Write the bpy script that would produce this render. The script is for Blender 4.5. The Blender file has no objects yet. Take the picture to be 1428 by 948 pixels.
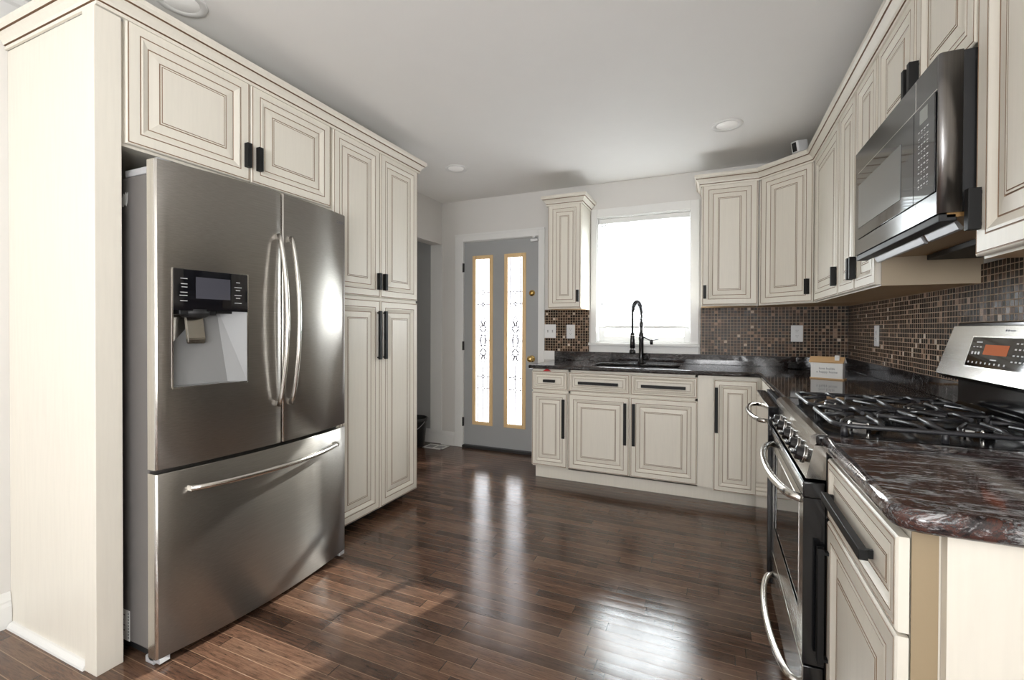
import bpy, bmesh, math, random
from mathutils import Vector, Matrix
random.seed(7)
S = bpy.context.scene
COL = S.collection
PI = math.pi

# ------------------------------------------------------------------ camera
F_PX, YAW, PITCH, ROLL, CY, CAMH = 642.856, 0.413562, -0.0084571, 0.0034326, 463.303, 1.20744
def cam_axes():
    c, s = math.cos(YAW), math.sin(YAW)
    F = Vector((-s, c, 0)); R = Vector((c, s, 0)); U = Vector((0, 0, 1))
    cp, sp = math.cos(PITCH), math.sin(PITCH)
    F2 = F*cp + U*sp; U2 = U*cp - F*sp
    cr, sr = math.cos(ROLL), math.sin(ROLL)
    return R*cr + U2*sr, U2*cr - R*sr, F2
r_, u_, f_ = cam_axes()
cd = bpy.data.cameras.new('camera'); cam = bpy.data.objects.new('camera', cd); COL.objects.link(cam)
M = Matrix((( r_.x, u_.x, -f_.x, 0), (r_.y, u_.y, -f_.y, 0), (r_.z, u_.z, -f_.z, CAMH), (0, 0, 0, 1)))
cam.matrix_world = M
cd.sensor_width = 36; cd.sensor_fit = 'HORIZONTAL'; cd.lens = F_PX/1428*36
cd.shift_y = -(474-CY)/1428; cd.clip_start = 0.03; cd.clip_end = 200
S.camera = cam

# ------------------------------------------------------------------ colour management, world, lights
S.view_settings.view_transform = 'Standard'; S.view_settings.look = 'None'
S.view_settings.gamma = 1; S.view_settings.use_curve_mapping = False
S.view_settings.exposure = 0.37
W = bpy.data.worlds.new('world'); S.world = W; W.use_nodes = True
bg = W.node_tree.nodes['Background']; bg.inputs[0].default_value = (0.93, 0.96, 1.0, 1); bg.inputs[1].default_value = 3.8

def area(name, loc, rot, sx, sy, power, color=(1, 1, 1)):
    l = bpy.data.lights.new(name, 'AREA'); l.shape = 'RECTANGLE'; l.size = sx; l.size_y = sy
    l.energy = power; l.color = color
    o = bpy.data.objects.new(name, l); o.location = loc; o.rotation_euler = rot; COL.objects.link(o); return o
# daylight entering by the two windows of the room's rear wall, the kitchen window and the door lites
area('daylight_rear_window_a', (-1.55, -4.50, 1.45), (math.radians(112), 0, 0), 1.3, 1.6, 4, (1.0, 0.985, 0.96))
area('daylight_rear_window_b', (0.0, -4.50, 1.45), (math.radians(112), 0, 0), 1.3, 1.6, 4, (1.0, 0.985, 0.96))
# the photographer's lamp behind the camera, turned up to the kitchen ceiling
area('bounced_flash', (0.05, -2.60, 1.10), (math.radians(148), 0, 0), 0.8, 0.8, 60, (1.0, 1.0, 1.0))
area('side_fill_light', (.885, -1.35, 1.40), Vector((-.80, .0, .60)).to_track_quat('-Z', 'Z').to_euler(), 1.7, 1.3, 85, (0.95, 0.98, 1.0))  # added lamp before the solid right wall, brightens the left fronts
area('daylight_kitchen_window', (-0.57, 4.30, 1.64), (-math.radians(115), 0, 0), 0.8, 1.1, 36, (0.95, 0.98, 1.0))
sun = bpy.data.lights.new('sun', 'SUN'); sun.energy = 10.0; sun.angle = math.radians(0.6); sun.color = (1, .97, .92)
so = bpy.data.objects.new('sun', sun); so.rotation_euler = Vector((-1.0, -2.9, -1.62)).to_track_quat('-Z', 'Y').to_euler(); COL.objects.link(so)

# ------------------------------------------------------------------ material helpers
def new_mat(name):
    m = bpy.data.materials.new(name); m.use_nodes = True
    return m, m.node_tree, m.node_tree.nodes['Principled BSDF']
def simple(name, col, rough=.5, metal=0., spec=.5, coat=0., var=0.03, bump=0., bscale=60., emit=None, estr=0.):
    """procedural: a slow noise moves the colour and roughness a little"""
    m, t, b = new_mat(name); N = t.nodes; L = t.links
    tc = N.new('ShaderNodeTexCoord'); nz = N.new('ShaderNodeTexNoise'); nz.inputs['Scale'].default_value = 6; nz.inputs['Detail'].default_value = 4
    L.new(tc.outputs['Object'], nz.inputs['Vector'])
    mix = N.new('ShaderNodeMix'); mix.data_type = 'RGBA'
    L.new(nz.outputs['Fac'], mix.inputs['Factor'])
    mix.inputs['A'].default_value = (*[max(0, c*(1-var)) for c in col], 1)
    mix.inputs['B'].default_value = (*[min(1, c*(1+var)) for c in col], 1)
    L.new(mix.outputs['Result'], b.inputs['Base Color'])
    b.inputs['Roughness'].default_value = rough; b.inputs['Metallic'].default_value = metal
    b.inputs['Specular IOR Level'].default_value = spec; b.inputs['Coat Weight'].default_value = coat
    if bump:
        n2 = N.new('ShaderNodeTexNoise'); n2.inputs['Scale'].default_value = bscale; n2.inputs['Detail'].default_value = 5
        L.new(tc.outputs['Object'], n2.inputs['Vector'])
        bp = N.new('ShaderNodeBump'); bp.inputs['Strength'].default_value = bump; bp.inputs['Distance'].default_value = .002
        L.new(n2.outputs['Fac'], bp.inputs['Height']); L.new(bp.outputs['Normal'], b.inputs['Normal'])
    if emit:
        b.inputs['Emission Color'].default_value = (*emit, 1); b.inputs['Emission Strength'].default_value = estr
    return m
def ramp(t, stops, interp='LINEAR'):
    r = t.nodes.new('ShaderNodeValToRGB'); cr = r.color_ramp; cr.interpolation = interp
    while len(cr.elements) < len(stops): cr.elements.new(.5)
    for e, (p, c) in zip(cr.elements, stops): e.position = p; e.color = (*c, 1)
    return r
def math_n(t, op, a, b=None, c=None):
    n = t.nodes.new('ShaderNodeMath'); n.operation = op
    for i, v in enumerate((a, b, c)):
        if v is None: continue
        if isinstance(v, (int, float)): n.inputs[i].default_value = v
        else: t.links.new(v, n.inputs[i])
    return n.outputs[0]
def sep_obj(t):
    tc = t.nodes.new('ShaderNodeTexCoord'); g = t.nodes.new('ShaderNodeNewGeometry'); s = t.nodes.new('ShaderNodeSeparateXYZ')
    t.links.new(g.outputs['Position'], s.inputs[0]); return g, s

def mat_cream(name='cream_paint', col=(.80, .755, .665)):
    m, t, b = new_mat(name); N = t.nodes; L = t.links
    tc = N.new('ShaderNodeTexCoord'); mp = N.new('ShaderNodeMapping'); mp.inputs['Scale'].default_value = (40, 40, 3)
    L.new(tc.outputs['Object'], mp.inputs[0]); nz = N.new('ShaderNodeTexNoise'); nz.inputs['Scale'].default_value = 2; nz.inputs['Detail'].default_value = 6
    L.new(mp.outputs[0], nz.inputs[0])
    r = ramp(t, [(.3, tuple(c*.965 for c in col)), (.6, col)]); L.new(nz.outputs['Fac'], r.inputs[0]); L.new(r.outputs[0], b.inputs['Base Color'])
    b.inputs['Roughness'].default_value = .38; b.inputs['Specular IOR Level'].default_value = .4
    return m
def mat_steel(name, col, rough, axis='Y', metal=1.0, var=.12, bump=.08, aniso=0):
    m, t, b = new_mat(name); N = t.nodes; L = t.links
    tc = N.new('ShaderNodeTexCoord'); mp = N.new('ShaderNodeMapping')
    sc = {'X': (1, 120, 300), 'Y': (120, 1, 300), 'Z': (200, 200, 1)}[axis]
    mp.inputs['Scale'].default_value = sc
    L.new(tc.outputs['Object'], mp.inputs[0]); nz = N.new('ShaderNodeTexNoise'); nz.inputs['Scale'].default_value = 2.5; nz.inputs['Detail'].default_value = 5
    L.new(mp.outputs[0], nz.inputs[0])
    n2 = N.new('ShaderNodeTexNoise'); n2.inputs['Scale'].default_value = 3.5; n2.inputs['Detail'].default_value = 5; L.new(tc.outputs['Object'], n2.inputs[0])
    r = ramp(t, [(.25, tuple(c*(1-var) for c in col)), (.75, tuple(min(1, c*(1+var)) for c in col))]); L.new(nz.outputs['Fac'], r.inputs[0])
    L.new(r.outputs[0], b.inputs['Base Color'])
    rr = N.new('ShaderNodeMapRange'); rr.inputs['From Min'].default_value = .3; rr.inputs['From Max'].default_value = .7
    rr.inputs['To Min'].default_value = rough*.92; rr.inputs['To Max'].default_value = rough*1.1
    L.new(n2.outputs['Fac'], rr.inputs[0]); L.new(rr.outputs[0], b.inputs['Roughness'])
    b.inputs['Metallic'].default_value = metal
    if aniso:
        tg = N.new('ShaderNodeTangent'); tg.direction_type = 'RADIAL'; tg.axis = 'Z'; L.new(tg.outputs[0], b.inputs['Tangent'])
        b.inputs['Anisotropic'].default_value = aniso; b.inputs['Anisotropic Rotation'].default_value = .25
    bp = N.new('ShaderNodeBump'); bp.inputs['Strength'].default_value = bump; bp.inputs['Distance'].default_value = .001
    L.new(nz.outputs['Fac'], bp.inputs['Height']); L.new(bp.outputs['Normal'], b.inputs['Normal'])
    return m
def mat_granite(name, base, mid, red, white, redamt=.5):
    m, t, b = new_mat(name); N = t.nodes; L = t.links
    g = N.new('ShaderNodeNewGeometry'); mp = N.new('ShaderNodeMapping')
    mp.inputs['Rotation'].default_value = (0, 0, math.radians(-14)); mp.inputs['Scale'].default_value = (4.2, 14, 10)
    L.new(g.outputs['Position'], mp.inputs[0])
    n1 = N.new('ShaderNodeTexNoise'); n1.inputs['Scale'].default_value = 2.3; n1.inputs['Detail'].default_value = 13; n1.inputs['Roughness'].default_value = .80; n1.inputs['Distortion'].default_value = .6
    L.new(mp.outputs[0], n1.inputs[0])
    r1 = ramp(t, [(.36, base), (.43, mid), (.475, red), (.51, base), (.56, tuple(c*.35 for c in white)), (.64, white)]); L.new(n1.outputs['Fac'], r1.inputs[0])
    n2 = N.new('ShaderNodeTexNoise'); n2.inputs['Scale'].default_value = 4.0; n2.inputs['Detail'].default_value = 13; n2.inputs['Roughness'].default_value = .82; n2.inputs['Distortion'].default_value = 1.2
    mp2 = N.new('ShaderNodeMapping'); mp2.inputs['Location'].default_value = (7, 3, 1); mp2.inputs['Rotation'].default_value = (0, 0, math.radians(-14)); mp2.inputs['Scale'].default_value = (4, 12, 9)
    L.new(g.outputs['Position'], mp2.inputs[0]); L.new(mp2.outputs[0], n2.inputs[0])
    r2 = ramp(t, [(.525, (0, 0, 0)), (.60, (.8, .8, .8))]); L.new(n2.outputs['Fac'], r2.inputs[0])
    mx = N.new('ShaderNodeMix'); mx.data_type = 'RGBA'; L.new(r2.outputs[0], mx.inputs['Factor']); L.new(r1.outputs[0], mx.inputs['A']); mx.inputs['B'].default_value = (*white, 1)
    L.new(mx.outputs['Result'], b.inputs['Base Color'])
    b.inputs['Roughness'].default_value = .07; b.inputs['Specular IOR Level'].default_value = .6
    return m
def mat_mosaic(name, horiz):
    """one inch mosaic of brown, black and rose stone; horiz = 'X' or 'Y' world axis along the wall"""
    P = .0238
    m, t, b = new_mat(name); N = t.nodes; L = t.links
    g, s = sep_obj(t)
    a = math_n(t, 'DIVIDE', s.outputs[horiz], P); z = math_n(t, 'DIVIDE', s.outputs['Z'], P)
    fa, fz = math_n(t, 'FLOOR', a), math_n(t, 'FLOOR', z); ra, rz = math_n(t, 'FRACT', a), math_n(t, 'FRACT', z)
    da = math_n(t, 'ABSOLUTE', math_n(t, 'SUBTRACT', ra, .5)); dz = math_n(t, 'ABSOLUTE', math_n(t, 'SUBTRACT', rz, .5))
    d = math_n(t, 'MAXIMUM', da, dz); tile = math_n(t, 'LESS_THAN', d, .43)
    cb = N.new('ShaderNodeCombineXYZ'); L.new(fa, cb.inputs[0]); L.new(fz, cb.inputs[1]); cb.inputs[2].default_value = 3.3 if horiz == 'X' else 8.1
    wn = N.new('ShaderNodeTexWhiteNoise'); wn.noise_dimensions = '3D'; L.new(cb.outputs[0], wn.inputs['Vector'])
    r = ramp(t, [(0, (.012, .008, .006)), (.28, (.026, .015, .010)), (.48, (.050, .027, .017)), (.66, (.080, .046, .030)), (.78, (.13, .080, .055)), (.86, (.032, .026, .022)), (.935, (.34, .23, .17)), (.982, (.62, .54, .46))], 'CONSTANT')
    L.new(wn.outputs['Value'], r.inputs[0])
    nz = N.new('ShaderNodeTexNoise'); nz.inputs['Scale'].default_value = 130; nz.inputs['Detail'].default_value = 4; L.new(g.outputs['Position'], nz.inputs[0])
    mv = N.new('ShaderNodeMix'); mv.data_type = 'RGBA'; mv.blend_type = 'MULTIPLY'; mv.inputs['Factor'].default_value = .5
    L.new(r.outputs[0], mv.inputs['A']); r2 = ramp(t, [(.3, (.45, .45, .45)), (.7, (1.5, 1.45, 1.4))]); L.new(nz.outputs['Fac'], r2.inputs[0]); L.new(r2.outputs[0], mv.inputs['B'])
    mx = N.new('ShaderNodeMix'); mx.data_type = 'RGBA'; L.new(tile, mx.inputs['Factor']); mx.inputs['A'].default_value = (.44, .33, .24, 1); L.new(mv.outputs['Result'], mx.inputs['B'])
    L.new(mx.outputs['Result'], b.inputs['Base Color'])
    ro = N.new('ShaderNodeMapRange'); L.new(tile, ro.inputs[0]); ro.inputs['To Min'].default_value = .8; ro.inputs['To Max'].default_value = .26; L.new(ro.outputs[0], b.inputs['Roughness']); b.inputs['Specular IOR Level'].default_value = .14
    # every tile leans a hair its own way, so that single tiles flash
    v = N.new('ShaderNodeVectorMath'); v.operation = 'SUBTRACT'; L.new(wn.outputs['Color'], v.inputs[0]); v.inputs[1].default_value = (.5, .5, .5)
    v2 = N.new('ShaderNodeVectorMath'); v2.operation = 'SCALE'; L.new(v.outputs[0], v2.inputs[0]); v2.inputs['Scale'].default_value = .06
    bp = N.new('ShaderNodeBump'); bp.inputs['Strength'].default_value = .5; bp.inputs['Distance'].default_value = .0015; L.new(tile, bp.inputs['Height'])
    v3 = N.new('ShaderNodeVectorMath'); v3.operation = 'ADD'; L.new(bp.outputs[0], v3.inputs[0]); L.new(v2.outputs[0], v3.inputs[1])
    v4 = N.new('ShaderNodeVectorMath'); v4.operation = 'NORMALIZE'; L.new(v3.outputs[0], v4.inputs[0]); L.new(v4.outputs[0], b.inputs['Normal'])
    return m
def mat_floor():
    m, t, b = new_mat('oak_strip_floor'); N = t.nodes; L = t.links
    g, s = sep_obj(t); PW = .0572
    y = math_n(t, 'DIVIDE', s.outputs['Y'], PW); fy = math_n(t, 'FLOOR', y); ry = math_n(t, 'FRACT', y)
    wn = N.new('ShaderNodeTexWhiteNoise'); wn.noise_dimensions = '1D'; L.new(fy, wn.inputs['W'])
    x = math_n(t, 'DIVIDE', math_n(t, 'ADD', s.outputs['X'], math_n(t, 'MULTIPLY', wn.outputs['Value'], 7.0)), .62)
    fx = math_n(t, 'FLOOR', x); rx = math_n(t, 'FRACT', x)
    # ragged board lengths: each cell is split at its own place
    cbk = N.new('ShaderNodeCombineXYZ'); L.new(fx, cbk.inputs[0]); L.new(fy, cbk.inputs[1])
    wk = N.new('ShaderNodeTexWhiteNoise'); wk.noise_dimensions = '2D'; L.new(cbk.outputs[0], wk.inputs['Vector'])
    cut = math_n(t, 'ADD', math_n(t, 'MULTIPLY', wk.outputs['Value'], .6), .2)
    side = math_n(t, 'GREATER_THAN', rx, cut)
    cb = N.new('ShaderNodeCombineXYZ'); L.new(math_n(t, 'ADD', fx, side), cb.inputs[0]); L.new(fy, cb.inputs[1]); cb.inputs[2].default_value = 5
    wb = N.new('ShaderNodeTexWhiteNoise'); wb.noise_dimensions = '3D'; L.new(cb.outputs[0], wb.inputs['Vector'])
    base = ramp(t, [(0, (.052, .027, .018)), (.35, (.078, .041, .027)), (.7, (.105, .056, .036)), (1, (.140, .078, .050))]); L.new(wb.outputs['Value'], base.inputs[0])
    # grain
    off = N.new('ShaderNodeVectorMath'); off.operation = 'SCALE'; L.new(wb.outputs['Color'], off.inputs[0]); off.inputs['Scale'].default_value = 9
    ad = N.new('ShaderNodeVectorMath'); ad.operation = 'ADD'; L.new(g.outputs['Position'], ad.inputs[0]); L.new(off.outputs[0], ad.inputs[1])
    mp = N.new('ShaderNodeMapping'); mp.inputs['Scale'].default_value = (5, 60, 5); L.new(ad.outputs[0], mp.inputs[0])
    gn = N.new('ShaderNodeTexNoise'); gn.inputs['Scale'].default_value = 1.8; gn.inputs['Detail'].default_value = 8; gn.inputs['Roughness'].default_value = .78; gn.inputs['Distortion'].default_value = .9; L.new(mp.outputs[0], gn.inputs[0])
    gr = ramp(t, [(.34, (.25, .24, .23)), (.48, (.90, .90, .90)), (.68, (1.55, 1.5, 1.45))]); L.new(gn.outputs['Fac'], gr.inputs[0])
    m1 = N.new('ShaderNodeMix'); m1.data_type = 'RGBA'; m1.blend_type = 'MULTIPLY'; m1.inputs['Factor'].default_value = 1; L.new(base.outputs[0], m1.inputs['A']); L.new(gr.outputs[0], m1.inputs['B'])
    # worn, scuffed patches
    wn2 = N.new('ShaderNodeTexNoise'); wn2.inputs['Scale'].default_value = 2.2; wn2.inputs['Detail'].default_value = 7; wn2.inputs['Roughness'].default_value = .65; L.new(g.outputs['Position'], wn2.inputs[0])
    wr = ramp(t, [(.45, (0, 0, 0)), (.72, (.55, .55, .55))]); L.new(wn2.outputs['Fac'], wr.inputs[0])
    m2 = N.new('ShaderNodeMix'); m2.data_type = 'RGBA'; L.new(wr.outputs[0], m2.inputs['Factor']); L.new(m1.outputs['Result'], m2.inputs['A']); m2.inputs['B'].default_value = (.19, .12, .08, 1)
    # seams: glare painted pale along the strips, dark at the butt ends
    e = math_n(t, 'ABSOLUTE', math_n(t, 'SUBTRACT', ry, .5)); seam = math_n(t, 'GREATER_THAN', e, .478)
    butt = math_n(t, 'LESS_THAN', math_n(t, 'ABSOLUTE', math_n(t, 'SUBTRACT', rx, cut)), .0028)
    seam_on = math_n(t, 'MULTIPLY', seam, math_n(t, 'ADD', math_n(t, 'MULTIPLY', wn2.outputs['Fac'], 1.2), .10))
    m3 = N.new('ShaderNodeMix'); m3.data_type = 'RGBA'; L.new(seam_on, m3.inputs['Factor']); L.new(m2.outputs['Result'], m3.inputs['A']); m3.inputs['B'].default_value = (.31, .195, .125, 1)
    m4 = N.new('ShaderNodeMix'); m4.data_type = 'RGBA'; L.new(butt, m4.inputs['Factor']); L.new(m3.outputs['Result'], m4.inputs['A']); m4.inputs['B'].default_value = (.03, .018, .012, 1)
    L.new(m4.outputs['Result'], b.inputs['Base Color'])
    ro = N.new('ShaderNodeMapRange'); ro.inputs['From Min'].default_value = .3; ro.inputs['From Max'].default_value = .75; ro.inputs['To Min'].default_value = .09; ro.inputs['To Max'].default_value = .25
    L.new(wn2.outputs['Fac'], ro.inputs[0]); L.new(ro.outputs[0], b.inputs['Roughness'])
    b.inputs['Specular IOR Level'].default_value = .62
    h = math_n(t, 'ADD', math_n(t, 'MULTIPLY', math_n(t, 'MAXIMUM', seam, butt), -1.0), math_n(t, 'MULTIPLY', gn.outputs['Fac'], .35))
    # each board cups slightly
    h2 = math_n(t, 'ADD', h, math_n(t, 'MULTIPLY', math_n(t, 'MULTIPLY', e, e), -1.6))
    bp = N.new('ShaderNodeBump'); bp.inputs['Strength'].default_value = .30; bp.inputs['Distance'].default_value = .0016; L.new(h2, bp.inputs['Height']); L.new(bp.outputs[0], b.inputs['Normal'])
    return m
def mat_thin(name, tcol, mixf, rough=.0, kind='glossy'):
    m = bpy.data.materials.new(name); m.use_nodes = True; t = m.node_tree; N = t.nodes; N.remove(N['Principled BSDF'])
    out = N['Material Output']; tr = N.new('ShaderNodeBsdfTransparent'); tr.inputs[0].default_value = (*tcol, 1)
    g = N.new('ShaderNodeBsdfGlossy' if kind == 'glossy' else 'ShaderNodeBsdfTranslucent'); 
    if kind == 'glossy': g.inputs['Roughness'].default_value = rough
    mx = N.new('ShaderNodeMixShader'); mx.inputs[0].default_value = mixf
    t.links.new(tr.outputs[0], mx.inputs[1]); t.links.new(g.outputs[0], mx.inputs[2]); t.links.new(mx.outputs[0], out.inputs[0]); return m
def mat_slat():
    m = bpy.data.materials.new('vinyl_slat'); m.use_nodes = True; t = m.node_tree; N = t.nodes
    b = N['Principled BSDF']; b.inputs['Base Color'].default_value = (.86, .87, .88, 1); b.inputs['Roughness'].default_value = .4
    tl = N.new('ShaderNodeBsdfTranslucent'); tl.inputs[0].default_value = (.62, .65, .67, 1); mx = N.new('ShaderNodeMixShader'); mx.inputs[0].default_value = .15
    t.links.new(b.outputs[0], mx.inputs[1]); t.links.new(tl.outputs[0], mx.inputs[2]); t.links.new(mx.outputs[0], N['Material Output'].inputs[0]); return m

MT = dict(
    cream=mat_cream(), glaze=simple('brown_glaze', (.28, .175, .105), .5),
    handle=simple('black_pull', (.008, .008, .008), .5, spec=.3),
    wall=simple('wall_paint', (.72, .70, .67), .6, var=.015, bump=.05), ceil=simple('ceiling_paint', (.88, .865, .84), .75, var=.015, bump=.08),
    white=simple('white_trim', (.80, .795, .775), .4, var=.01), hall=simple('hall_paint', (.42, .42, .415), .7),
    steel=mat_steel('fridge_steel', (.31, .292, .268), .30, 'Y', bump=.12, metal=.92, aniso=.88), steel_edge=mat_steel('steel_edge', (.72, .70, .66), .22, 'Z'),
    stove_steel=mat_steel('range_steel', (.46, .44, .41), .18, 'Y'), mirror_steel=mat_steel('dishwasher_steel', (.62, .59, .55), .10, 'Y', var=.05),
    bright=mat_steel('handle_steel', (.74, .72, .68), .18, 'Z', var=.04), dark_steel=mat_steel('black_stainless', (.085, .083, .082), .10, 'Y', var=.05),
    grey_plastic=simple('grey_cabinet_side', (.14, .13, .125), .42), lt_grey=simple('light_grey_plastic', (.42, .42, .43), .4),
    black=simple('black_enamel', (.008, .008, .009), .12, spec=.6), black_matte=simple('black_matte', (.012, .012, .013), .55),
    iron=simple('cast_iron', (.028, .028, .032), .36, spec=.6, bump=.2, bscale=200), chrome=simple('chrome', (.8, .8, .8), .08, metal=1),
    micro_edge=mat_steel('microwave_edge_steel', (.36, .35, .35), .30, 'Z'), reflection_window=simple('microwave_reflection_window', (.17, .18, .18), .12), side_wood=simple('side_wood', (.50, .41, .29), .5, var=.06), shaded_edge_wood=simple('shaded_edge_wood', (.34, .26, .16), .55), flap=simple('grey_metal_flap', (.55, .56, .58), .35, metal=.6),  # microwave window colour lightened as a pale reflection; frame-edge wood darkened for shadow
    spring=simple('spring_wire', (.06, .06, .065), .2, metal=1), brass=simple('polished_brass', (.80, .55, .20), .16, metal=1), door_grey=simple('door_grey_paint', (.37, .375, .375), .5),
    gold=simple('gold_lite_frame', (.80, .57, .30), .4), came=simple('lead_came', (.20, .19, .22), .5),
    wood=simple('raw_maple', (.50, .33, .17), .55, var=.15), roofwood=simple('honey_wood', (.62, .40, .20), .5, var=.12),
    plastic=simple('white_plastic', (.82, .82, .82), .3, var=.01), slot=simple('dark_slot', (.03, .03, .03), .5),
    red=simple('red_plastic', (.45, .01, .01), .4), ink=simple('ink', (.16, .16, .18), .6), paper=simple('paper', (.78, .78, .76), .6),
    screen=simple('black_glass', (.006, .006, .008), .05, spec=.7), lcd=simple('lcd_off', (.07, .07, .085), .08),
    orange=simple('orange_display', (.10, .02, .005), .6, spec=.1, emit=(1, .25, .06), estr=.22), lcd_grey=simple('lcd_pale', (.30, .31, .29), .25),
    white_print=simple('white_print', (.60, .60, .60), .5), dispenser=simple('dispenser_grey', (.25, .25, .25), .4),
    trimring=simple('light_trim', (.78, .77, .75), .4), lens=simple('light_lens', (.85, .84, .82), .3, emit=(1, .96, .9), estr=.12),
    granite=mat_granite('dark_granite', (.006, .006, .007), (.012, .010, .010), (.030, .015, .012), (.12, .115, .115)),
    granite_red=mat_granite('red_grey_granite', (.012, .011, .013), (.040, .030, .030), (.10, .040, .030), (.46, .46, .47)),
    mosx=mat_mosaic('mosaic_back', 'X'), mosy=mat_mosaic('mosaic_right', 'Y'), floor=mat_floor(),
    glass=mat_thin('window_glass', (.96, .98, .98), .06), lite=mat_thin('textured_lite', (.95, .96, 1.0), .45, kind='translucent'),
    slat=mat_slat(), siding=simple('pale_siding', (.80, .83, .86), .7), siding2=simple('grey_roof', (.66, .68, .70), .8),
    ground=simple('bright_ground', (.55, .55, .52), .9), bucket=simple('bucket_black', (.012, .012, .012), .35),
    sinkm=mat_steel('sink_steel', (.12, .12, .125), .25, 'X'), amber=simple('amber_panel', (.30, .17, .06), .35),
)

# ------------------------------------------------------------------ mesh helpers
def bx(bm, x0, x1, y0, y1, z0, z1, r=0., seg=2, mi=0):
    vs = [bm.verts.new((x, y, z)) for x in (min(x0, x1), max(x0, x1)) for y in (min(y0, y1), max(y0, y1)) for z in (min(z0, z1), max(z0, z1))]
    q = [(0, 1, 3, 2), (4, 6, 7, 5), (0, 4, 5, 1), (2, 3, 7, 6), (0, 2, 6, 4), (1, 5, 7, 3)]
    fs = [bm.faces.new([vs[i] for i in f]) for f in q]
    for f in fs: f.material_index = mi
    if r > 0:
        es = list({e for f in fs for e in f.edges})
        res = bmesh.ops.bevel(bm, geom=es, offset=r, segments=seg, affect='EDGES', profile=.6)
        for f in res['faces']: f.material_index = mi; f.smooth = True
    return fs
def prism(bm, poly, z0, z1, mi=0):
    a = [bm.verts.new((x, y, z0)) for x, y in poly]; b = [bm.verts.new((x, y, z1)) for x, y in poly]; n = len(poly)
    f = [bm.faces.new(list(reversed(a))), bm.faces.new(b)] + [bm.faces.new((a[i], a[(i+1) % n], b[(i+1) % n], b[i])) for i in range(n)]
    for q in f: q.material_index = mi
    return f
def extr(bm, poly3, d, mi=0, smooth=False):
    """closed 3-D polygon extruded by vector d"""
    d = Vector(d); a = [bm.verts.new(Vector(p)) for p in poly3]; b = [bm.verts.new(Vector(p)+d) for p in poly3]; n = len(a)
    f = [bm.faces.new(list(reversed(a))), bm.faces.new(b)]
    for i in range(n):
        q = bm.faces.new((a[i], a[(i+1) % n], b[(i+1) % n], b[i])); q.smooth = smooth; f.append(q)
    for q in f: q.material_index = mi
    return f
def tube(bm, pts, r, n=10, mi=0, closed=False, flat=None):
    pts = [Vector(p) for p in pts]; rs = r if isinstance(r, (list, tuple)) else [r]*len(pts)
    rings = []; up = None
    for i, p in enumerate(pts):
        if closed: d = pts[(i+1) % len(pts)]-pts[i-1]
        else: d = (pts[min(i+1, len(pts)-1)]-pts[max(i-1, 0)])
        d.normalize()
        if up is None:
            up = Vector((0, 0, 1)) if abs(d.z) < .9 else Vector((1, 0, 0))
        up = (up-d*up.dot(d)); 
        if up.length < 1e-4: up = d.orthogonal()
        up.normalize(); s = d.cross(up)
        ring = []
        for k in range(n):
            a = 2*PI*k/n + (PI/4 if n == 4 else 0)
            fx = 1 if flat is None else flat
            ring.append(bm.verts.new(p+up*math.cos(a)*rs[i]+s*math.sin(a)*rs[i]*fx))
        rings.append(ring)
    m = len(rings)
    for i in range(m if closed else m-1):
        A, B = rings[i], rings[(i+1) % m]
        for k in range(n):
            f = bm.faces.new((A[k], A[(k+1) % n], B[(k+1) % n], B[k])); f.smooth = n > 4; f.material_index = mi
    if not closed:
        for ring, rev in ((rings[0], False), (rings[-1], True)):
            f = bm.faces.new(ring if not rev else list(reversed(ring))); f.material_index = mi
def lathe(bm, prof, o, ax=(0, 0, 1), n=32, mi=0, mis=None):
    """prof: (radius, distance along the axis)"""
    ax = Vector(ax).normalized(); u = ax.orthogonal().normalized(); v = ax.cross(u); o = Vector(o); R = []
    for r, h in prof:
        if r < 1e-6: R.append([bm.verts.new(o+ax*h)])
        else: R.append([bm.verts.new(o+ax*h+(u*math.cos(2*PI*k/n)+v*math.sin(2*PI*k/n))*r) for k in range(n)])
    for i in range(len(R)-1):
        A, B = R[i], R[i+1]
        for k in range(n):
            k2 = (k+1) % n
            if len(A) == 1 and len(B) == 1: continue
            if len(A) == 1: q = (A[0], B[k2], B[k])
            elif len(B) == 1: q = (A[k], A[k2], B[0])
            else: q = (A[k], A[k2], B[k2], B[k])
            f = bm.faces.new(q); f.smooth = True; f.material_index = mis[i] if mis else mi
def molding(bm, path, prof, closed=False, mis=None, side=1):
    """sweep (out, z) profile along an XY polyline with mitred corners; out is to the right of travel * side"""
    P = [Vector((x, y)) for x, y in path]; n = len(P); rings = []
    for i in range(n):
        ds = []
        if i > 0: ds.append((P[i]-P[i-1]).normalized())
        if i < n-1: ds.append((P[i+1]-P[i]).normalized())
        nn = [Vector((d.y, -d.x))*side for d in ds]
        m = nn[0] if len(nn) == 1 else (nn[0]+nn[1])/(1+nn[0].dot(nn[1]))
        rings.append([bm.verts.new((P[i].x+m.x*o, P[i].y+m.y*o, z)) for o, z in prof])
    k = len(prof)
    for i in range(n-1):
        for j in range(k):
            j2 = (j+1) % k
            f = bm.faces.new((rings[i][j], rings[i][j2], rings[i+1][j2], rings[i+1][j])); f.material_index = mis[j] if mis else 0
    for r in (rings[0], list(reversed(rings[-1]))): bm.faces.new(r)
ORG = {}
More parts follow.
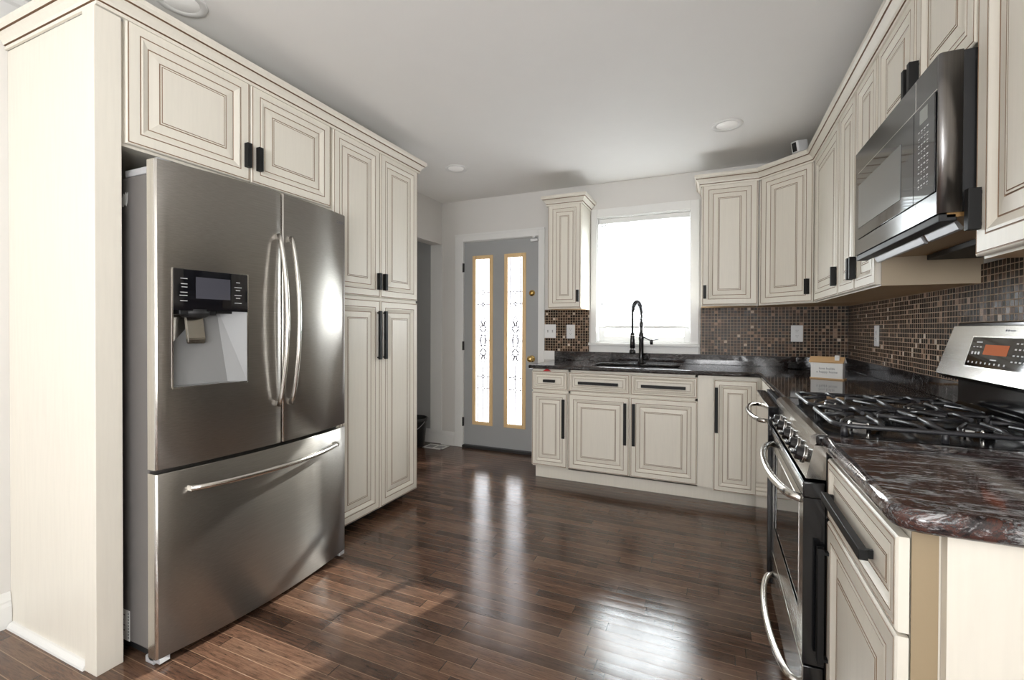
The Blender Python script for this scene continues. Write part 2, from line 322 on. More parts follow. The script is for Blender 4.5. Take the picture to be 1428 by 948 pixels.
def obj(name, bm, mats, parent=None, label=None, cat=None, group=None, kind=None, origin=None):
    bmesh.ops.recalc_face_normals(bm, faces=bm.faces[:])
    me = bpy.data.meshes.new(name)
    xs = [v.co for v in bm.verts]
    if parent is not None: o0 = ORG[parent.name]
    elif origin is not None: o0 = Vector(origin)
    else: o0 = Vector(((min(v.x for v in xs)+max(v.x for v in xs))/2, (min(v.y for v in xs)+max(v.y for v in xs))/2, min(v.z for v in xs)))
    piv = o0
    if parent is not None:
        piv = Vector(((min(v.x for v in xs)+max(v.x for v in xs))/2, (min(v.y for v in xs)+max(v.y for v in xs))/2, min(v.z for v in xs)))
    bmesh.ops.translate(bm, verts=bm.verts[:], vec=-piv)
    bm.to_mesh(me); bm.free()
    if not isinstance(mats, (list, tuple)): mats = [mats]
    for m in mats: me.materials.append(m)
    o = bpy.data.objects.new(name, me); COL.objects.link(o)
    if parent is not None: o.parent = parent; o.location = piv-ORG[parent.name]
    else: o.location = piv
    ORG[o.name] = piv
    if label: o['label'] = label
    if cat: o['category'] = cat
    if group: o['group'] = group
    if kind: o['kind'] = kind
    return o
def thing(name, loc, label, cat, group=None, kind=None):
    o = bpy.data.objects.new(name, None); COL.objects.link(o); o.location = loc; o.empty_display_size = .1
    ORG[o.name] = Vector(loc)
    if kind: o['kind'] = kind
    else: o['label'] = label; o['category'] = cat
    if kind and label: o['label'] = label
    if group: o['group'] = group
    return o
def B(): return bmesh.new()
def box_obj(name, ext, mats, parent=None, r=0., **k):
    b = B(); bx(b, *ext, r=r); return obj(name, b, mats, parent, **k)
def copy_tree(src, dst_loc, label):
    r = src.copy(); COL.objects.link(r); r.location = dst_loc; r['label'] = label
    for ch in src.children:
        c = ch.copy(); COL.objects.link(c); c.parent = r
        for g in ch.children:
            d = g.copy(); COL.objects.link(d); d.parent = c
    return r
def text_bm(body, size, mat4, depth=.0004, align='CENTER', font_scale=1.0):
    cu = bpy.data.curves.new('lettering', 'FONT'); cu.body = body; cu.size = size; cu.extrude = depth; cu.align_x = align; cu.align_y = 'CENTER'; cu.resolution_u = 3
    o = bpy.data.objects.new('lettering', cu); COL.objects.link(o)
    bpy.context.view_layer.update()
    me = bpy.data.meshes.new_from_object(o.evaluated_get(bpy.context.evaluated_depsgraph_get()))
    bpy.data.objects.remove(o); bm = B(); bm.from_mesh(me); bm.transform(mat4); bpy.data.meshes.remove(me); bpy.data.curves.remove(cu)
    return bm

# frame of a front: origin, u (width) and n (outward); z is up
def frame(o, u, n):
    u = Vector(u).normalized(); n = Vector(n).normalized(); z = Vector((0, 0, 1))
    return Matrix(((u.x, n.x, z.x, o[0]), (u.y, n.y, z.y, o[1]), (u.z, n.z, z.z, o[2]), (0, 0, 0, 1)))
# raised-panel front: rings of (inset, depth, material below this ring); face plane is at n=0, body goes back
PROF = [(0, -.019, 0), (0, -.004, 0), (.003, -.001, 0), (.0055, 0, 0), (.0065, -.0015, 1), (.0085, -.0015, 1), (.0095, 0, 1), (.044, 0, 0), (.0452, -.0022, 1), (.0468, -.0022, 1), (.048, 0, 1), (.054, .0012, 0),
        (.062, -.003, 0), (.074, -.0085, 0), (.0752, -.010, 1), (.0772, -.010, 1), (.078, -.009, 1), (.110, -.0035, 0), (.1112, -.0055, 1), (.1128, -.0055, 1), (.114, -.003, 1), (.1185, -.003, 0), (.1195, -.0045, 1), (.1205, -.0045, 1), (.1215, -.0025, 1)]
def front(name, parent, fr, w, h, sc=1.0, mats=None):
    """fr: frame whose origin is the lower-left corner of the front's face"""
    b = B(); rings = []; lim = min(w, h)/2-.012; mx = PROF[-1][0]*sc
    s2 = min(1., lim/mx)
    for ins, d, mi in PROF:
        i = ins if ins < .01 else ins*sc*s2
        rings.append(([b.verts.new((x, d, z)) for x, z in ((i, i), (w-i, i), (w-i, h-i), (i, h-i))], mi))
    for (A, _), (Bq, mi) in zip(rings, rings[1:]):
        for k in range(4):
            f = b.faces.new((A[k], A[(k+1) % 4], Bq[(k+1) % 4], Bq[k])); f.material_index = mi
    b.faces.new(rings[-1][0]); b.faces.new(list(reversed(rings[0][0])))
    b.transform(fr)
    return obj(name, b, mats or [MT['cream'], MT['glaze']], parent)
def pull(parent, fr, u, z, length, vertical=True, wd=.021, out=.026):
    """bar pull centred at (u,z) of the frame; a flat squared bar on two short posts"""
    b = B(); h = length/2
    n0 = .001 if length < .13 else out-.016
    if vertical:
        bx(b, u-wd/2, u+wd/2, n0, out, z-h, z+h, r=.0015)
        for s in (-1, 1): bx(b, u-wd/2+.002, u+wd/2-.002, 0, out-.014, z+s*(h-.012)-.004, z+s*(h-.012)+.004)
    else:
        bx(b, u-h, u+h, n0, out, z-wd/2, z+wd/2, r=.0015)
        for s in (-1, 1): bx(b, u+s*(h-.012)-.004, u+s*(h-.012)+.004, 0, out-.014, z-wd/2+.002, z+wd/2-.002)
    b.transform(fr); return obj('handle', b, MT['handle'], parent)

# measures of the room
YB, XR, XL, ZC = 4.103, .908, -2.60, 2.505
YR = -4.6
XLF = -1.943                       # left fronts
YBF = 3.472                        # back base fronts
YUF, XUF = 3.779, .583             # upper fronts
ZT, ZU = 2.302, 1.385              # uppers

# ================================================================== the setting
def slab(name, ext, mat, kind='structure', **k): return box_obj(name, ext, MT[mat], kind=kind, **k)
slab('floor', (-4.6, XR+.12, YR-.12, YB+.20, -.08, 0), 'floor')
slab('ceiling', (-4.6, XR+.12, YR-.12, YB+.20, ZC, ZC+.1), 'ceil')
# back wall with door and window openings
DX0, DX1, DZ = -2.34, -1.522, 2.08
WX0, WX1, WZ0, WZ1 = -.973, -.178, 1.083, 2.203
b = B()
for e in [(XL, DX0, 0, ZC), (DX0, DX1, DZ, ZC), (DX1, WX0, 0, ZC), (WX0, WX1, 0, WZ0), (WX0, WX1, WZ1, ZC), (WX1, XR+.12, 0, ZC)]:
    bx(b, e[0], e[1], YB, YB+.15, e[2], e[3])
obj('wall_back', b, MT['wall'], kind='structure')
slab('wall_right', (XR, XR+.12, YR, YB, 0, ZC), 'wall')
# left wall with the hallway opening at its far end
b = B(); HY0, HZ = 3.05, 2.075
bx(b, XL-.12, XL, YR, HY0, 0, ZC); bx(b, XL-.12, XL, HY0, YB+.15, HZ, ZC)
obj('wall_left', b, MT['wall'], kind='structure')
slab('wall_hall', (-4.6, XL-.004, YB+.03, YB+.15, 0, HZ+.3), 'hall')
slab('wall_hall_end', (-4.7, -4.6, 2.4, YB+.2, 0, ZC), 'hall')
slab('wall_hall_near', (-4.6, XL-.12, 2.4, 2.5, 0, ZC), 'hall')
# rear wall (behind the camera) with two windows
b = B(); RW = [(-2.2, -.9), (-.65, .65)]
for e in [(XL-.12, -2.2, 0, ZC), (-.9, -.65, 0, ZC), (.65, XR+.12, 0, ZC), (-2.2, -.9, 0, .65), (-2.2, -.9, 2.25, ZC), (-.65, .65, 0, .65), (-.65, .65, 2.25, ZC)]:
    bx(b, e[0], e[1], YR-.12, YR, e[2], e[3])
obj('wall_rear', b, MT['wall'], kind='structure')
for i, (a0, a1) in enumerate(RW):
    b = B()
    for e in [(a0-.07, a0, .58, 2.32), (a1, a1+.07, .58, 2.32), (a0, a1, 2.25, 2.32), (a0, a1, .58, .65), (a0, a1, 1.43, 1.47)]: bx(b, e[0], e[1], YR, YR+.02, e[2], e[3])
    obj('window_%d' % (i+2), b, MT['white'], kind='structure')
b = B()
for e in [(-2.27, -2.20, .68, 2.12), (-.50, -.43, .68, 2.12), (-2.20, -.50, 2.05, 2.12), (-2.20, -.50, .68, .75), (-1.37, -1.33, .75, 2.05)]: bx(b, XR-.02, XR, e[0], e[1], e[2], e[3])
obj('window_4', b, MT['white'], kind='structure')  # made-up casing on the closed wall, set around the added side lamp
# baseboards
BP = [(0, 0), (.016, 0), (.016, .085), (.012, .10), (.012, .108), (.007, .125), (.003, .14), (0, .14)]
b = B(); molding(b, [(XL, .884), (XL, YR+.001)], BP, side=-1); obj('baseboard_left', b, MT['white'], kind='structure')
b = B(); molding(b, [(XL+.001, YB), (-2.435, YB)], BP); obj('baseboard_back', b, MT['white'], kind='structure')
b = B(); molding(b, [(-4.5, YB+.03), (XL-.005, YB+.03)], BP); obj('baseboard_hall', b, MT['white'], kind='structure')
# ceiling crown on the left wall
CP = [(0, -.10), (.008, -.10), (.010, -.088), (.030, -.06), (.055, -.03), (.070, -.022), (.078, -.008), (.078, 0), (0, 0)]
b = B(); molding(b, [(XL, 1.6), (XL, YR+.01)], [(o, ZC+z) for o, z in CP], side=-1); obj('trim_1', b, MT['white'], kind='structure')
# hallway opening edge
b = B(); bx(b, XL-.13, XL+.006, YB-.012, YB+.0, 0.14, HZ); obj('trim_2', b, MT['white'], kind='structure')
# door casing
b = B(); cx0, cx1 = -2.432, -1.462
for e in [(cx0, DX0+.004, 0, 2.155), (DX1-.004, cx1, 0, 2.155), (DX0+.004, DX1-.004, DZ+.004, 2.155)]:
    bx(b, e[0], e[1], YB-.018, YB, e[2], e[3], r=.003)
bx(b, cx0, cx1, YB-.024, YB-.010, 2.140, 2.158)
for e in [(DX0-.0, DX0+.004, 0, DZ), (DX1-.004, DX1, 0, DZ)]: bx(b, e[0], e[1], YB, YB+.12, e[2], e[3])
obj('trim_3', b, MT['white'], kind='structure')
b = B(); bx(b, DX0, DX1, YB-.03, YB+.12, 0, .026, r=.004); obj('trim_4', b, MT['slot'], kind='structure')  # threshold
b = B(); bx(b, -1.462, -1.36, YB-.016, YB, .92, 1.0); obj('trim_5', b, MT['white'], kind='structure')

# ---- the grey back door
door = thing('door_1', (-1.93, YB, .03), 'grey door with two tall leaded glass panes in gold frames', None, kind='structure')
L1, L2 = (-2.236, -2.01), (-1.885, -1.657); LZ0, LZ1 = .237, 1.935
DY = YB+.006
b = B()
xs = [DX0+.006, L1[0]+.012, L1[1]-.012, L2[0]+.012, L2[1]-.012, DX1-.006]
for i in range(5):
    if i in (1, 3):
        bx(b, xs[i], xs[i+1], DY, DY+.04, .03, LZ0+.012); bx(b, xs[i], xs[i+1], DY, DY+.04, LZ1-.012, DZ-.006)
    else: bx(b, xs[i], xs[i+1], DY, DY+.04, .03, DZ-.006)
bmesh.ops.remove_doubles(b, verts=b.verts[:], dist=1e-5)
obj('door_leaf', b, MT['door_grey'], door)
for l0, l1 in (L1, L2):
    b = B(); w = .037
    for e in [(l0, l0+w, LZ0, LZ1), (l1-w, l1, LZ0, LZ1), (l0+w, l1-w, LZ0, LZ0+w), (l0+w, l1-w, LZ1-w, LZ1)]:
        bx(b, e[0], e[1], DY-.012, DY+.002, e[2], e[3], r=.003)
        bx(b, e[0]+.006, e[1]-.006, DY-.015, DY-.010, e[2]+.006, e[3]-.006, r=.002)
    for zz in (.45, .9, 1.35, 1.75, LZ0+.01, LZ1-.01):
        for xx in (l0+.012, l1-.012): lathe(b, [(0, 0), (.004, 0), (.004, .002), (0, .003)], (xx, DY-.0145, zz), (0, -1, 0), 8)
    gf = obj('glass_frame', b, MT['gold'], door)
    g = box_obj('glass_pane', (l0+w-.002, l1-w+.002, DY+.012, DY+.016, LZ0+w-.002, LZ1-w+.002), MT['lite'], door)
    b = B(); cx = (l0+l1)/2; y = DY+.008; rr = .0046; hw = (l1-l0)/2-w
    def ln(p, q): tube(b, [(p[0], y, p[1]), (q[0], y, q[1])], rr, 5)
    def ring(x, z, rx, rz, n=18):
        tube(b, [(x+rx*math.cos(2*PI*k/n), y, z+rz*math.sin(2*PI*k/n)) for k in range(n)], rr, 5, closed=True)
    zc = (LZ0+LZ1)/2+.0
    for zz in (LZ0+.37, LZ1-.37, zc+.36, zc-.36): 
        ln((cx-hw, zz), (cx-.014, zz)); ln((cx+.014, zz), (cx+hw, zz)); ring(cx, zz, .013, .018, 10)
    ln((cx, LZ0+w), (cx, LZ0+.35)); ln((cx, LZ0+.39), (cx, zc-.24)); ln((cx, LZ1-w), (cx, LZ1-.35)); ln((cx, LZ1-.39), (cx, zc+.24))
    for s in (-1, 1):
        ln((cx+s*(hw-.02), LZ0+w), (cx+s*(hw-.02), zc-.25)); ln((cx+s*(hw-.02), LZ1-w), (cx+s*(hw-.02), zc+.25))
        ring(cx, zc+s*.12, .032, .035); ring(cx, zc+s*.19, .02, .045)
        ring(cx+s*.03, zc+s*.08, .018, .03); ring(cx-s*.03, zc+s*.08, .018, .03); ring(cx+s*.025, zc+.16, .018, .03); ring(cx+s*.025, zc-.16, .018, .03)
        ln((cx+s*.036, zc), (cx+s*hw, zc))
    ring(cx, zc, .034, .055); ring(cx, zc, .024, .042)
    obj('leaded_pattern', b, MT['came'], g)
def lock(z, r, knob):
    b = B()
    pr = [(0, 0), (r*1.1, 0), (r*1.1, .004), (r*.95, .009), (r*.5, .011)]
    if knob: pr += [(r*.38, .03), (r*.55, .036), (r*.98, .047), (r*.98, .058), (r*.7, .070), (0, .073)]
    else: pr += [(r*.5, .018), (r*.4, .020), (0, .020)]
    lathe(b, pr, (-1.595, DY, z), (0, -1, 0), 24)
    if not knob: bx(b, -1.599, -1.591, DY-.032, DY-.018, z-.013, z+.013, r=.002)
    return b
obj('door_knob', lock(.918, .030, True), MT['brass'], door); obj('deadbolt', lock(1.545, .027, False), MT['brass'], door)
for z in (.26, 1.03, 1.82):
    b = B(); tube(b, [(DX0+.002, DY-.022, z-.045), (DX0+.002, DY-.022, z+.045)], .007, 10); bx(b, DX0-.012, DX0+.016, DY-.021, DY-.018, z-.044, z+.044); obj('hinge', b, MT['slot'], door)
b = B(); bx(b, DX1-.085, DX1-.012, DY-.022, DY, 2.035, 2.060, r=.003); bx(b, DX1-.06, DX1-.03, DY-.032, DY-.014, 2.066, 2.082, r=.002); obj('door_latch', b, MT['plastic'], door)

# ---- kitchen window
win = thing('window_1', ((WX0+WX1)/2, YB, WZ0), 'white double-hung window with lowered mini blind', None, kind='structure')
b = B()
for e in [(-1.019, WX0+.006, WZ0-.0, 2.272), (WX1-.006, -.117, WZ0-.0, 2.272), (WX0+.006, WX1-.006, WZ1-.006, 2.272)]: bx(b, e[0], e[1], YB-.02, YB, e[2], e[3], r=.003)
obj('casing', b, MT['white'], win)
b = B(); bx(b, -1.036, -.106, YB-.045, YB+.05, WZ0-.024, WZ0+.0, r=.004); obj('sill', b, MT['white'], win)
b = B(); bx(b, -1.020, -.117, YB-.02, YB, .998, WZ0-.024, r=.002); obj('apron', b, MT['white'], win)
b = B()
for e in [(WX0, WX0+.012, WZ0, WZ1), (WX1-.012, WX1, WZ0, WZ1), (WX0, WX1, WZ1-.012, WZ1), (WX0, WX1, WZ0, WZ0+.012)]: bx(b, e[0], e[1], YB+.001, YB+.149, e[2], e[3])
obj('jamb', b, MT['white'], win)
for nm, z0, z1, yy in (('lower_sash', WZ0+.012, 1.625, YB+.085), ('upper_sash', 1.59, WZ1-.012, YB+.118)):
    b = B(); s = .045; a0, a1 = WX0+.012, WX1-.012
    for e in [(a0, a0+s, z0, z1), (a1-s, a1, z0, z1), (a0+s, a1-s, z0, z0+s), (a0+s, a1-s, z1-s*.8, z1)]: bx(b, e[0], e[1], yy, yy+.028, e[2], e[3], r=.003)
    sa = obj(nm, b, MT['white'], win)
    box_obj('glass_pane', (a0+s-.004, a1-s+.004, yy+.012, yy+.016, z0+s-.004, z1-s*.8+.004), MT['glass'], sa)
# the blind hangs inside the opening
bl = thing('window_blind', (-.575, YB+.045, WZ1-.012), 'white mini blind lowered over the window above the sink, its lowest strip open', 'blind')
box_obj('head_rail', (WX0+.016, WX1-.016, YB+.022, YB+.062, WZ1-.055, WZ1-.014), MT['white'], bl, r=.003)
b = B(); z = WZ1-.07; y0 = YB+.042
while z > 1.245:
    a = math.radians(34); dy, dz = .0125*math.cos(a), .0125*math.sin(a)
    p = [(WX0+.020, y0-dy, z-dz), (WX0+.020, y0, z+.0022), (WX0+.020, y0+dy, z+dz), (WX0+.020, y0, z+.0012)]
    extr(b, p, (WX1-WX0-.04, 0, 0)); z -= .0215
obj('slats', b, MT['slat'], bl)
box_obj('bottom_rail', (WX0+.020, WX1-.020, y0-.013, y0+.013, 1.214, 1.234), MT['white'], bl, r=.003)
for xx in (WX0+.13, WX1-.13):
    b = B(); tube(b, [(xx, y0-.014, WZ1-.05), (xx, y0-.014, 1.225)], .0008, 5); obj('ladder_cord', b, MT['white'], bl)
b = B(); tube(b, [(WX0+.075, y0-.022, WZ1-.05), (WX0+.075, y0-.022, 1.60)], .0035, 8); obj('tilt_wand', b, MT['plastic'], bl)
b = B(); tube(b, [(WX0+.045, y0-.02, WZ1-.05), (WX0+.045, y0-.02, 1.44)], .0012, 5); lathe(b, [(0, -.02), (.006, -.018), (.004, 0), (0, .002)], (WX0+.045, y0-.02, 1.44)); obj('pull_cord', b, MT['slot'], bl)

# ================================================================== outside
slab('ground', (-14, 12, YB+.25, 30, -.5, -.1), 'ground')
nh = thing('neighbour_house', (1.2, 12, -.1), 'pale gabled house seen faintly through the kitchen window', 'house')
extr(B() if False else (b := B()), [(-1.9, 11, -.1), (2.3, 11, -.1), (2.3, 11, 1.25), (.3, 11, 2.2), (-1.9, 11, 1.25)], (0, 6, 0)); obj('wall', b, MT['siding'], nh)
b = B(); extr(b, [(-2.1, 10.8, 1.16), (.3, 10.8, 2.2), (2.5, 10.8, 1.16), (2.5, 10.8, 1.26), (.3, 10.8, 2.3), (-2.1, 10.8, 1.26)], (0, 6.4, 0)); obj('roof', b, MT['siding2'], nh)
box_obj('window', (-.2, .5, 10.97, 11.01, .3, 1.1), MT['white'], nh)

# ================================================================== left run
b = B(); bx(b, XL+.001, XLF-.006, .886, .905, 0, 2.309); t = thing('end_panel', (-2.27, .9, 0), 'tall cream end panel closing the near side of the refrigerator', 'panel')
obj('side_panel', b, MT['cream'], t)
b = B(); bx(b, XLF-.075, XLF, .872, .952, 0, 2.309, r=.002); obj('front_stile', b, MT['cream'], t)
b = B(); molding(b, [(XL+.02, .886), (XLF-.076, .886)], [(0, 0), (.020, 0), (.019, .008), (.014, .016), (.006, .021), (0, .022)]); obj('shoe_molding', b, MT['white'], t)
CF = XLF-.020
frL = lambda y, z: frame((XLF, y, z), (0, 1, 0), (1, 0, 0))
t = thing('refrigerator_cabinet', (-2.27, 1.45, 1.868), 'cream two-door cabinet above the stainless refrigerator', 'cabinet', 'cream glazed cabinets')
box_obj('body', (XL+.001, CF, .953, 1.940, 1.862, 2.309), MT['cream'], t)
for y0, y1, hu in ((.966, 1.451, -1), (1.456, 1.934, 1)):
    d = front('door', t, frL(y0, 1.872), y1-y0, .452)
    pull(d, frL(y0, 1.872), (y1-y0-.020) if hu < 0 else .033, .112, .108)
t = thing('pantry_cabinet', (-2.27, 2.35, 0), 'tall cream pantry cabinet with four doors beside the refrigerator', 'cabinet', 'cream glazed cabinets')
box_obj('body', (XL+.001, CF, 1.941, 2.752, .055, 2.309), MT['cream'], t)
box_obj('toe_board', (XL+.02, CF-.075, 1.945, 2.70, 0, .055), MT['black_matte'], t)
for y0, y1, hu in ((1.952, 2.344, -1), (2.349, 2.746, 1)):
    w = y1-y0
    d = front('door', t, frL(y0, 1.400), w, .924); pull(d, frL(y0, 1.400), w-.020 if hu < 0 else .030, .100, .104)
    d = front('door', t, frL(y0, .062), w, 1.320); pull(d, frL(y0, .062), w-.020 if hu < 0 else .030, 1.100, .305)
CRP = [(0, -.020), (.008, -.020), (.009, -.009), (.004, -.0085), (.004, -.0045), (.012, -.004), (.015, .006), (.026, .020), (.034, .027), (.029, .0275), (.029, .0315), (.038, .032), (.046, .042), (.046, .060), (0, .060)]
CRM = [0, 0, 1, 1, 1, 0, 0, 0, 1, 1, 1, 0, 0, 0, 0]
def crown(path, z, label, side=1, closed=False):
    b = B(); molding(b, path, [(o, z+h) for o, h in CRP], mis=CRM, side=side); return obj('crown_molding', b, [MT['cream'], MT['glaze']], label=label, cat='molding')
crown([(XL+.001, .885), (XLF-.001, .870), (XLF-.001, 2.753), (XL+.001, 2.753)][0:1] + [(XLF-.001, .885), (XLF-.001, 2.753), (XL+.001, 2.753)], 2.331, 'long cream crown molding on top of the refrigerator and pantry cabinets')

# ---- refrigerator
rf = thing('refrigerator', (-2.15, 1.431, 0), 'stainless french-door refrigerator with water dispenser and bottom freezer drawer', 'refrigerator')
box_obj('body', (XL+.03, -1.848, .982, 1.880, .05, 1.755), MT['grey_plastic'], rf, r=.006)
box_obj('base_grille', (-2.3, -1.87, 1.0, 1.86, .012, .06), MT['black_matte'], rf)
def fx(y): return -1.746-.048*((y-1.431)/.454)**2
def curved(b, y0, y1, z0, z1, hole=None, er=.010):
    """door slab with a gently curved front and rounded vertical edges"""
    ys = [y0+(y1-y0)*k/14 for k in range(15)]
    if hole: ys = sorted(set(ys) | {hole[0], hole[1]})
    pts = [(fx(y0)-er, y0)] + [(fx(y0+er)-er+er*math.sin(a), y0+er-er*math.cos(a)) for a in (PI/8, PI/4, 3*PI/8)]
    pts += [(fx(y), y) for y in ys if y0+er < y < y1-er]
    pts += [(fx(y1-er)-er+er*math.sin(a), y1-er+er*math.cos(a)) for a in (3*PI/8, PI/4, PI/8)] + [(fx(y1)-er, y1)]
    zs = [z0, z0+.003, z1-.003, z1] if not hole else [z0, z0+.003, hole[2], hole[3], z1-.003, z1]
    inset = lambda z: .003 if z in (z0, z1) else 0
    grid = [[b.verts.new((x-inset(z), y, z)) for x, y in pts] for z in zs]
    for j in range(len(zs)-1):
        for i in range(len(pts)-1):
            if hole and zs[j] >= hole[2]-1e-6 and zs[j+1] <= hole[3]+1e-6 and pts[i][1] >= hole[0]-1e-6 and pts[i+1][1] <= hole[1]+1e-6: continue
            f = b.faces.new((grid[j][i], grid[j][i+1], grid[j+1][i+1], grid[j+1][i])); f.smooth = True
            if i < 3 or i >= len(pts)-4: f.material_index = 1
    xb = -1.842
    bk = {}
    for j in (0, -1):
        a = b.verts.new((xb, y0, zs[j])); c = b.verts.new((xb, y1, zs[j])); bk[j] = (a, c)
        f = b.faces.new([a]+grid[j]+[c]); f.material_index = 1
    col0 = [g[0] for g in grid]; col1 = [g[-1] for g in grid]
    b.faces.new([bk[0][0]]+col0+[bk[-1][0]]).material_index = 1
    b.faces.new([bk[0][1]]+col1+[bk[-1][1]]).material_index = 1
    b.faces.new((bk[0][0], bk[0][1], bk[-1][1], bk[-1][0])).material_index = 1
FS = [MT['steel'], MT['steel_edge']]
HY, HZ0, HZ1, HB = (1.028, 1.292), .988, 1.420, 1.270
b = B(); curved(b, .977, 1.4535, .701, 1.800, hole=(HY[0], HY[1], HZ0, HZ1)); dl = obj('door', b, FS, rf)
b = B(); curved(b, 1.4585, 1.885, .701, 1.800); dr = obj('door', b, FS, rf)
b = B(); curved(b, .977, 1.885, .030, .687); dw_ = obj('freezer_drawer', b, FS, rf)
# dispenser, in the near door
b = B()
fr0, fr1 = fx(HY[0]), fx(HY[1]); dB = .085; dBb = .040
P = lambda x, y, z: b.verts.new((x, y, z))
tl, tr_, bl_, br_ = P(fr0, HY[0], HB+.03), P(fr1, HY[1], HB+.03), P(fr0, HY[0], HZ0), P(fr1, HY[1], HZ0)
il, ir, jl, jr = P(fr0-dB, HY[0]+.002, HB+.03), P(fr1-dB, 1.218, HB+.03), P(fr0-dBb, HY[0]+.002, HZ0+.004), P(fr1-dBb, 1.236, HZ0+.004)
for q in ((tl, il, jl, bl_), (il, ir, jr, jl), (ir, tr_, br_, jr), (bl_, jl, jr, br_), (tl, tr_, ir, il)): b.faces.new(q)
obj('dispenser_recess', b, MT['dispenser'], dl)
b = B()   # bright bezel
for e in [(HY[0]-.004, HY[0]+.001, HZ0-.004, HZ1+.003), (HY[1]-.001, HY[1]+.004, HZ0-.004, HZ1+.003), (HY[0]-.004, HY[1]+.004, HZ0-.004, HZ0+.002), (HY[0]-.004, HY[1]+.004, HZ1-.001, HZ1+.003)]:
    ym = (e[0]+e[1])/2
    xa, xb = fx(e[0]), fx(e[1])
    p = [(xa-.006, e[0], e[2]), (xb-.006, e[1], e[2]), (xb+.002, e[1], e[2]), (xa+.002, e[0], e[2])]
    extr(b, p, (0, 0, e[3]-e[2]))
obj('dispenser_bezel', b, MT['bright'], dl)
b = B(); n = 8; ys = [HY[0]+(HY[1]-HY[0])*k/n for k in range(n+1)]
pf = [(fx(y)+.003, y, HB) for y in ys]+[(fx(y)-.05, y, HB) for y in reversed(ys)]
extr(b, pf, (0, 0, HZ1-HB)); dp = obj('dispenser_panel', b, MT['screen'], dl)
b = B(); pf = [(fx(y)+.0036, y, 1.315) for y in (1.100, 1.130, 1.165, 1.200, 1.222)]+[(fx(y)-.001, y, 1.315) for y in (1.222, 1.100)]
extr(b, pf, (0, 0, .080)); obj('display', b, MT['lcd'], dp)
for yc, ws in ((1.065, (.034, .030, .026, .034, .040, .036)), (1.252, (.016, .030, .018, .030, .018, .030))):
    b = B()
    for k, w in enumerate(ws):
        z = 1.386-.0155*k-(.004 if k % 2 else 0); x = fx(yc)+.0038
        bx(b, x, x+.0004, yc-w/2, yc+w/2, z-.0013, z+.0013)
    obj('panel_lettering', b, MT['white_print'], dp)
b = B(); x0 = fx(1.1)
lathe(b, [(0, 0), (.052, 0), (.050, -.02), (.036, -.030), (0, -.030)], (x0-.04, 1.120, HB+.005), (0, 0, 1), 20); bx(b, x0-.075, x0-.01, 1.050, 1.185, HB-.016, HB+.01, r=.003)
bx(b, x0-.07, x0-.02, 1.195, 1.262, HB-.008, HB+.01, r=.003)
obj('water_spout', b, MT['black_matte'], dl)
b = B(); pl = [(x0-.050, HB-.010), (x0-.042, HB-.010), (x0-.024, HB-.105), (x0-.026, HB-.122), (x0-.034, HB-.126), (x0-.040, HB-.110)]
fs = extr(b, [(px_, 1.088, pz_) for px_, pz_ in pl], (0, .066, 0)); bmesh.ops.bevel(b, geom=b.edges[:], offset=.003, segments=2, affect='EDGES'); obj('dispenser_paddle', b, MT['stove_steel'], dl)
# curved bar handles
def bow(b, y, z0, z1, x0, out, yb=0., r=.011, n=20):
    pts = []
    for k in range(n+1):
        s = k/n; c = math.sin(PI*s)**.75 if 0 < s < 1 else 0
        pts.append((x0+.018+out*c, y+yb*math.sin(PI*s), z0+(z1-z0)*s))
    tube(b, pts, r, 12, flat=.75)
    for zz in (z0+.010, z1-.010): bx(b, x0-.006, x0+.026, y-.007, y+.007, zz-.012, zz+.012, r=.003)
for dd, y, sg in ((dl, 1.424, -1), (dr, 1.487, 1)):
    b = B(); bow(b, y, .868, 1.612, fx(y), .052, sg*-.0); obj('handle', b, MT['bright'], dd)
b = B(); pts = []
for k in range(25):
    s = k/24; y = 1.075+(1.795-1.075)*s; pts.append((fx(y)+.016+.045*math.sin(PI*s)**.7 if 0 < s < 1 else fx(y)+.016, y, .615+.0*math.sin(PI*s)))
tube(b, pts, .0115, 12, flat=1)
for y in (1.085, 1.785): bx(b, fx(y)-.006, fx(y)+.024, y-.013, y+.013, .604, .626, r=.003)
obj('handle', b, MT['bright'], dw_)
# hinges, foot, stickers, lettering
b = B(); bx(b, -1.99, -1.800, .985, 1.055, 1.757, 1.782, r=.003); bx(b, -1.850, -1.795, .985, 1.03, 1.775, 1.806, r=.004); obj('hinge_cover', b, MT['lt_grey'], rf)
b = B(); bx(b, -1.855, -1.790, .985, 1.02, .012, .030, r=.002); bx(b, -1.875, -1.825, .985, 1.03, 0, .024, r=.003); obj('front_foot', b, MT['lt_grey'], rf)
b = B(); bx(b, -1.875, -1.825, 1.83, 1.875, 0, .024, r=.003); bx(b, -1.855, -1.790, 1.84, 1.875, .012, .030, r=.002); obj('front_foot', b, MT['lt_grey'], rf)
b = B(); bx(b, -2.030, -1.962, .9805, .9815, .050, .162)
stk = obj('rating_sticker', b, MT['paper'], rf)
b = B()
for k in range(9): bx(b, -1.972, -1.966, .9798, .9806, .060+k*.011, .066+k*.011)
for k, w in enumerate((.02, .028, .03, .022, .03)): bx(b, -2.020, -2.020+w, .9798, .9806, .065+k*.019, .068+k*.019)
obj('sticker_print', b, MT['ink'], stk)
b = B(); prism(b, [(0, 0), (.012, -.004), (.020, .006), (.031, -.002), (.036, .010), (.040, .048), (.034, .040), (.028, .050), (.020, .040), (.012, .046), (.004, .030), (0, .032)], 0, .001)
b.transform(Matrix.Translation((-2.005, .9815, 1.652)) @ Matrix.Rotation(PI/2, 4, 'X')); obj('tape_scrap', b, MT['paper'], rf)
